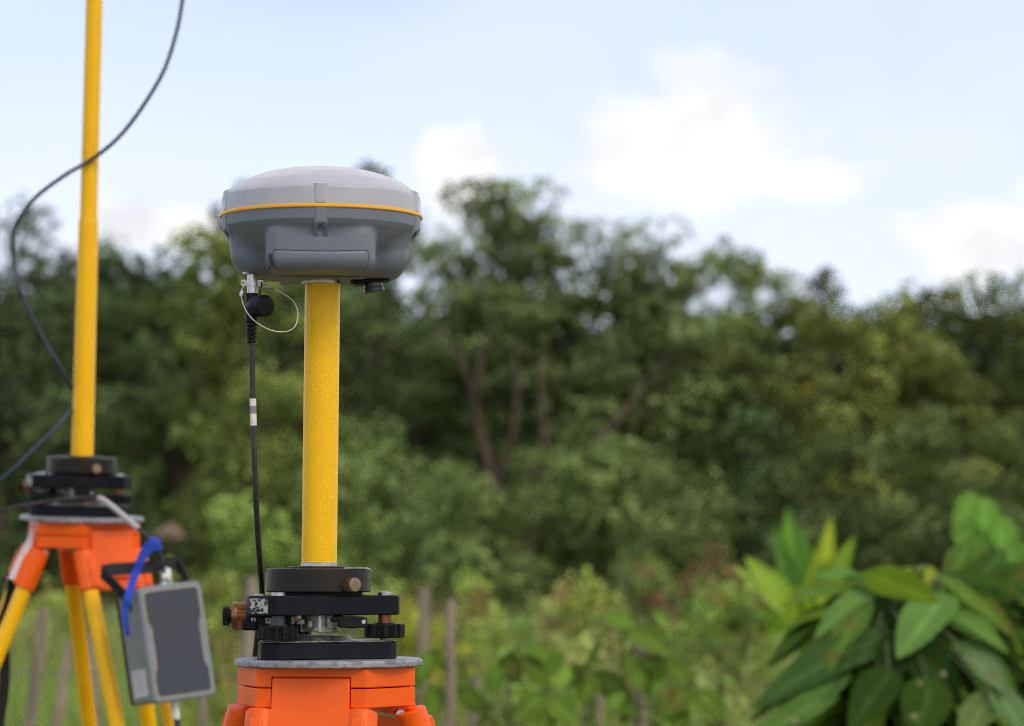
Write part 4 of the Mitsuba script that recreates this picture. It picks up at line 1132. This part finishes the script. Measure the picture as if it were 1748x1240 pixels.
def vine(label, seed, stem_px, Y, spots, base, name='climbing_bean', width=(48, 74), group='climbing bean plants on stakes'):
    """Climber: twining stem up a stake, hanging heart shaped leaves at the given pixels plus random smaller ones."""
    R = np.random.default_rng(seed)
    k = thing(name, label, 'plant', group)
    (sx, sy) = stem_px
    topp = at(sx, sy, Y); root = np.array([topp[0] + R.uniform(-.05, .05), Y, -.03])
    p = [root + (topp - root) * t + np.array([.022 * math.cos(t * 17), .022 * math.sin(t * 17), 0]) for t in np.linspace(0, 1, 40)]
    add(k + '__stem', tube(p, np.linspace(.0045, .003, 40), 6), 'stem_green', None, True)
    pet = []
    for i, (bx, by, tx, ty, w, g) in enumerate(spots):
        b, t = at(bx, by, Y - .06), at(tx, ty, Y - .1)
        put_leaf(k + '__leaf', b, t, w / FPX * Y, (R.uniform(-.4, .4), -.9, R.uniform(.15, .6)), np.array(base) * g, seed * 50 + i, R.uniform(.15, .4), .2, .5)
        h = p[int(np.argmin([np.linalg.norm(q - b) for q in p]))]
        pet.append(tube(spline([h, h * .4 + b * .6 + np.array([0, 0, .02]), b], 4), .0022, 5))
    for i in range(26):
        h = p[R.integers(14, 40)]; a = R.uniform(0, 2 * np.pi)
        d = np.array([math.cos(a), math.sin(a), R.uniform(-.1, .4)])
        b = h + d * R.uniform(.05, .16); L = R.uniform(.045, .085)
        t = b + np.array([d[0] * .6, d[1] * .6, -.75]) * L
        put_leaf(k + '__leaf', b, t, L * .72, (d[0] * .6, d[1] * .6 - .35, .55), np.array(base) * R.uniform(.6, 1.5), seed * 50 + 20 + i, R.uniform(.1, .4), .2, .5)
        pet.append(tube([h, b], .002, 5))
    add(k + '__petiole', cat(*pet), 'stem_green', None, True, kind='stuff')


V = (.080, .115, .026)
vine('climbing plant with drooping dark leaves in the middle of the field', 71, (1075, 1060), 8.2,
     [(1040, 1052, 1085, 1068, 34, 1.1), (1075, 1075, 1140, 1115, 30, 1.1), (1112, 1130, 1128, 1165, 46, .5), (1140, 1130, 1185, 1180, 44, .7), (1098, 1125, 1118, 1150, 30, .5)], V)
vine('climbing plant with dark heart leaves right of the near tripod', 72, (880, 1110), 7.8,
     [(866, 1125, 886, 1168, 42, .5), (895, 1125, 940, 1175, 36, .8), (850, 1140, 840, 1180, 40, .9), (905, 1105, 960, 1130, 30, 1.0)], V)
vine('climbing plant with curled leaves left of the field centre', 73, (1028, 1150), 7.4,
     [(975, 1148, 990, 1170, 40, .6), (1030, 1160, 1075, 1190, 44, .5), (1010, 1165, 990, 1205, 40, .8), (1050, 1180, 1090, 1225, 40, .8)], V)
vine('climbing plant around the pair of tall stakes', 74, (745, 1120), 7.9,
     [(735, 1120, 715, 1160, 36, .8), (765, 1130, 800, 1165, 36, .8), (742, 1180, 738, 1225, 40, .9), (790, 1180, 830, 1220, 40, .8)], V)
vine('leafy climber at the bottom edge between near tripod and large leaved plant', 75, (1180, 1170), 7.0,
     [(1170, 1180, 1130, 1225, 48, .9), (1195, 1185, 1240, 1225, 48, 1.1), (1150, 1210, 1165, 1255, 46, .8)], V)
vine('leafy climber at the bottom edge right beside the near tripod', 76, (935, 1185), 7.0,
     [(920, 1190, 880, 1230, 44, 1.0), (945, 1195, 985, 1235, 44, 1.1), (930, 1215, 925, 1262, 46, .8)], V)
vine('light green climbing plant at the right edge above the large leaved plant', 77, (1690, 880), 9.0,
     [(1660, 850, 1630, 905, 40, 1.5), (1680, 860, 1690, 925, 42, 1.9), (1640, 890, 1650, 940, 40, 1.6), (1705, 890, 1720, 950, 50, 1.5), (1665, 905, 1668, 965, 50, 1.2), (1725, 925, 1735, 985, 50, 1.2)], (.062, .11, .028), group=None)
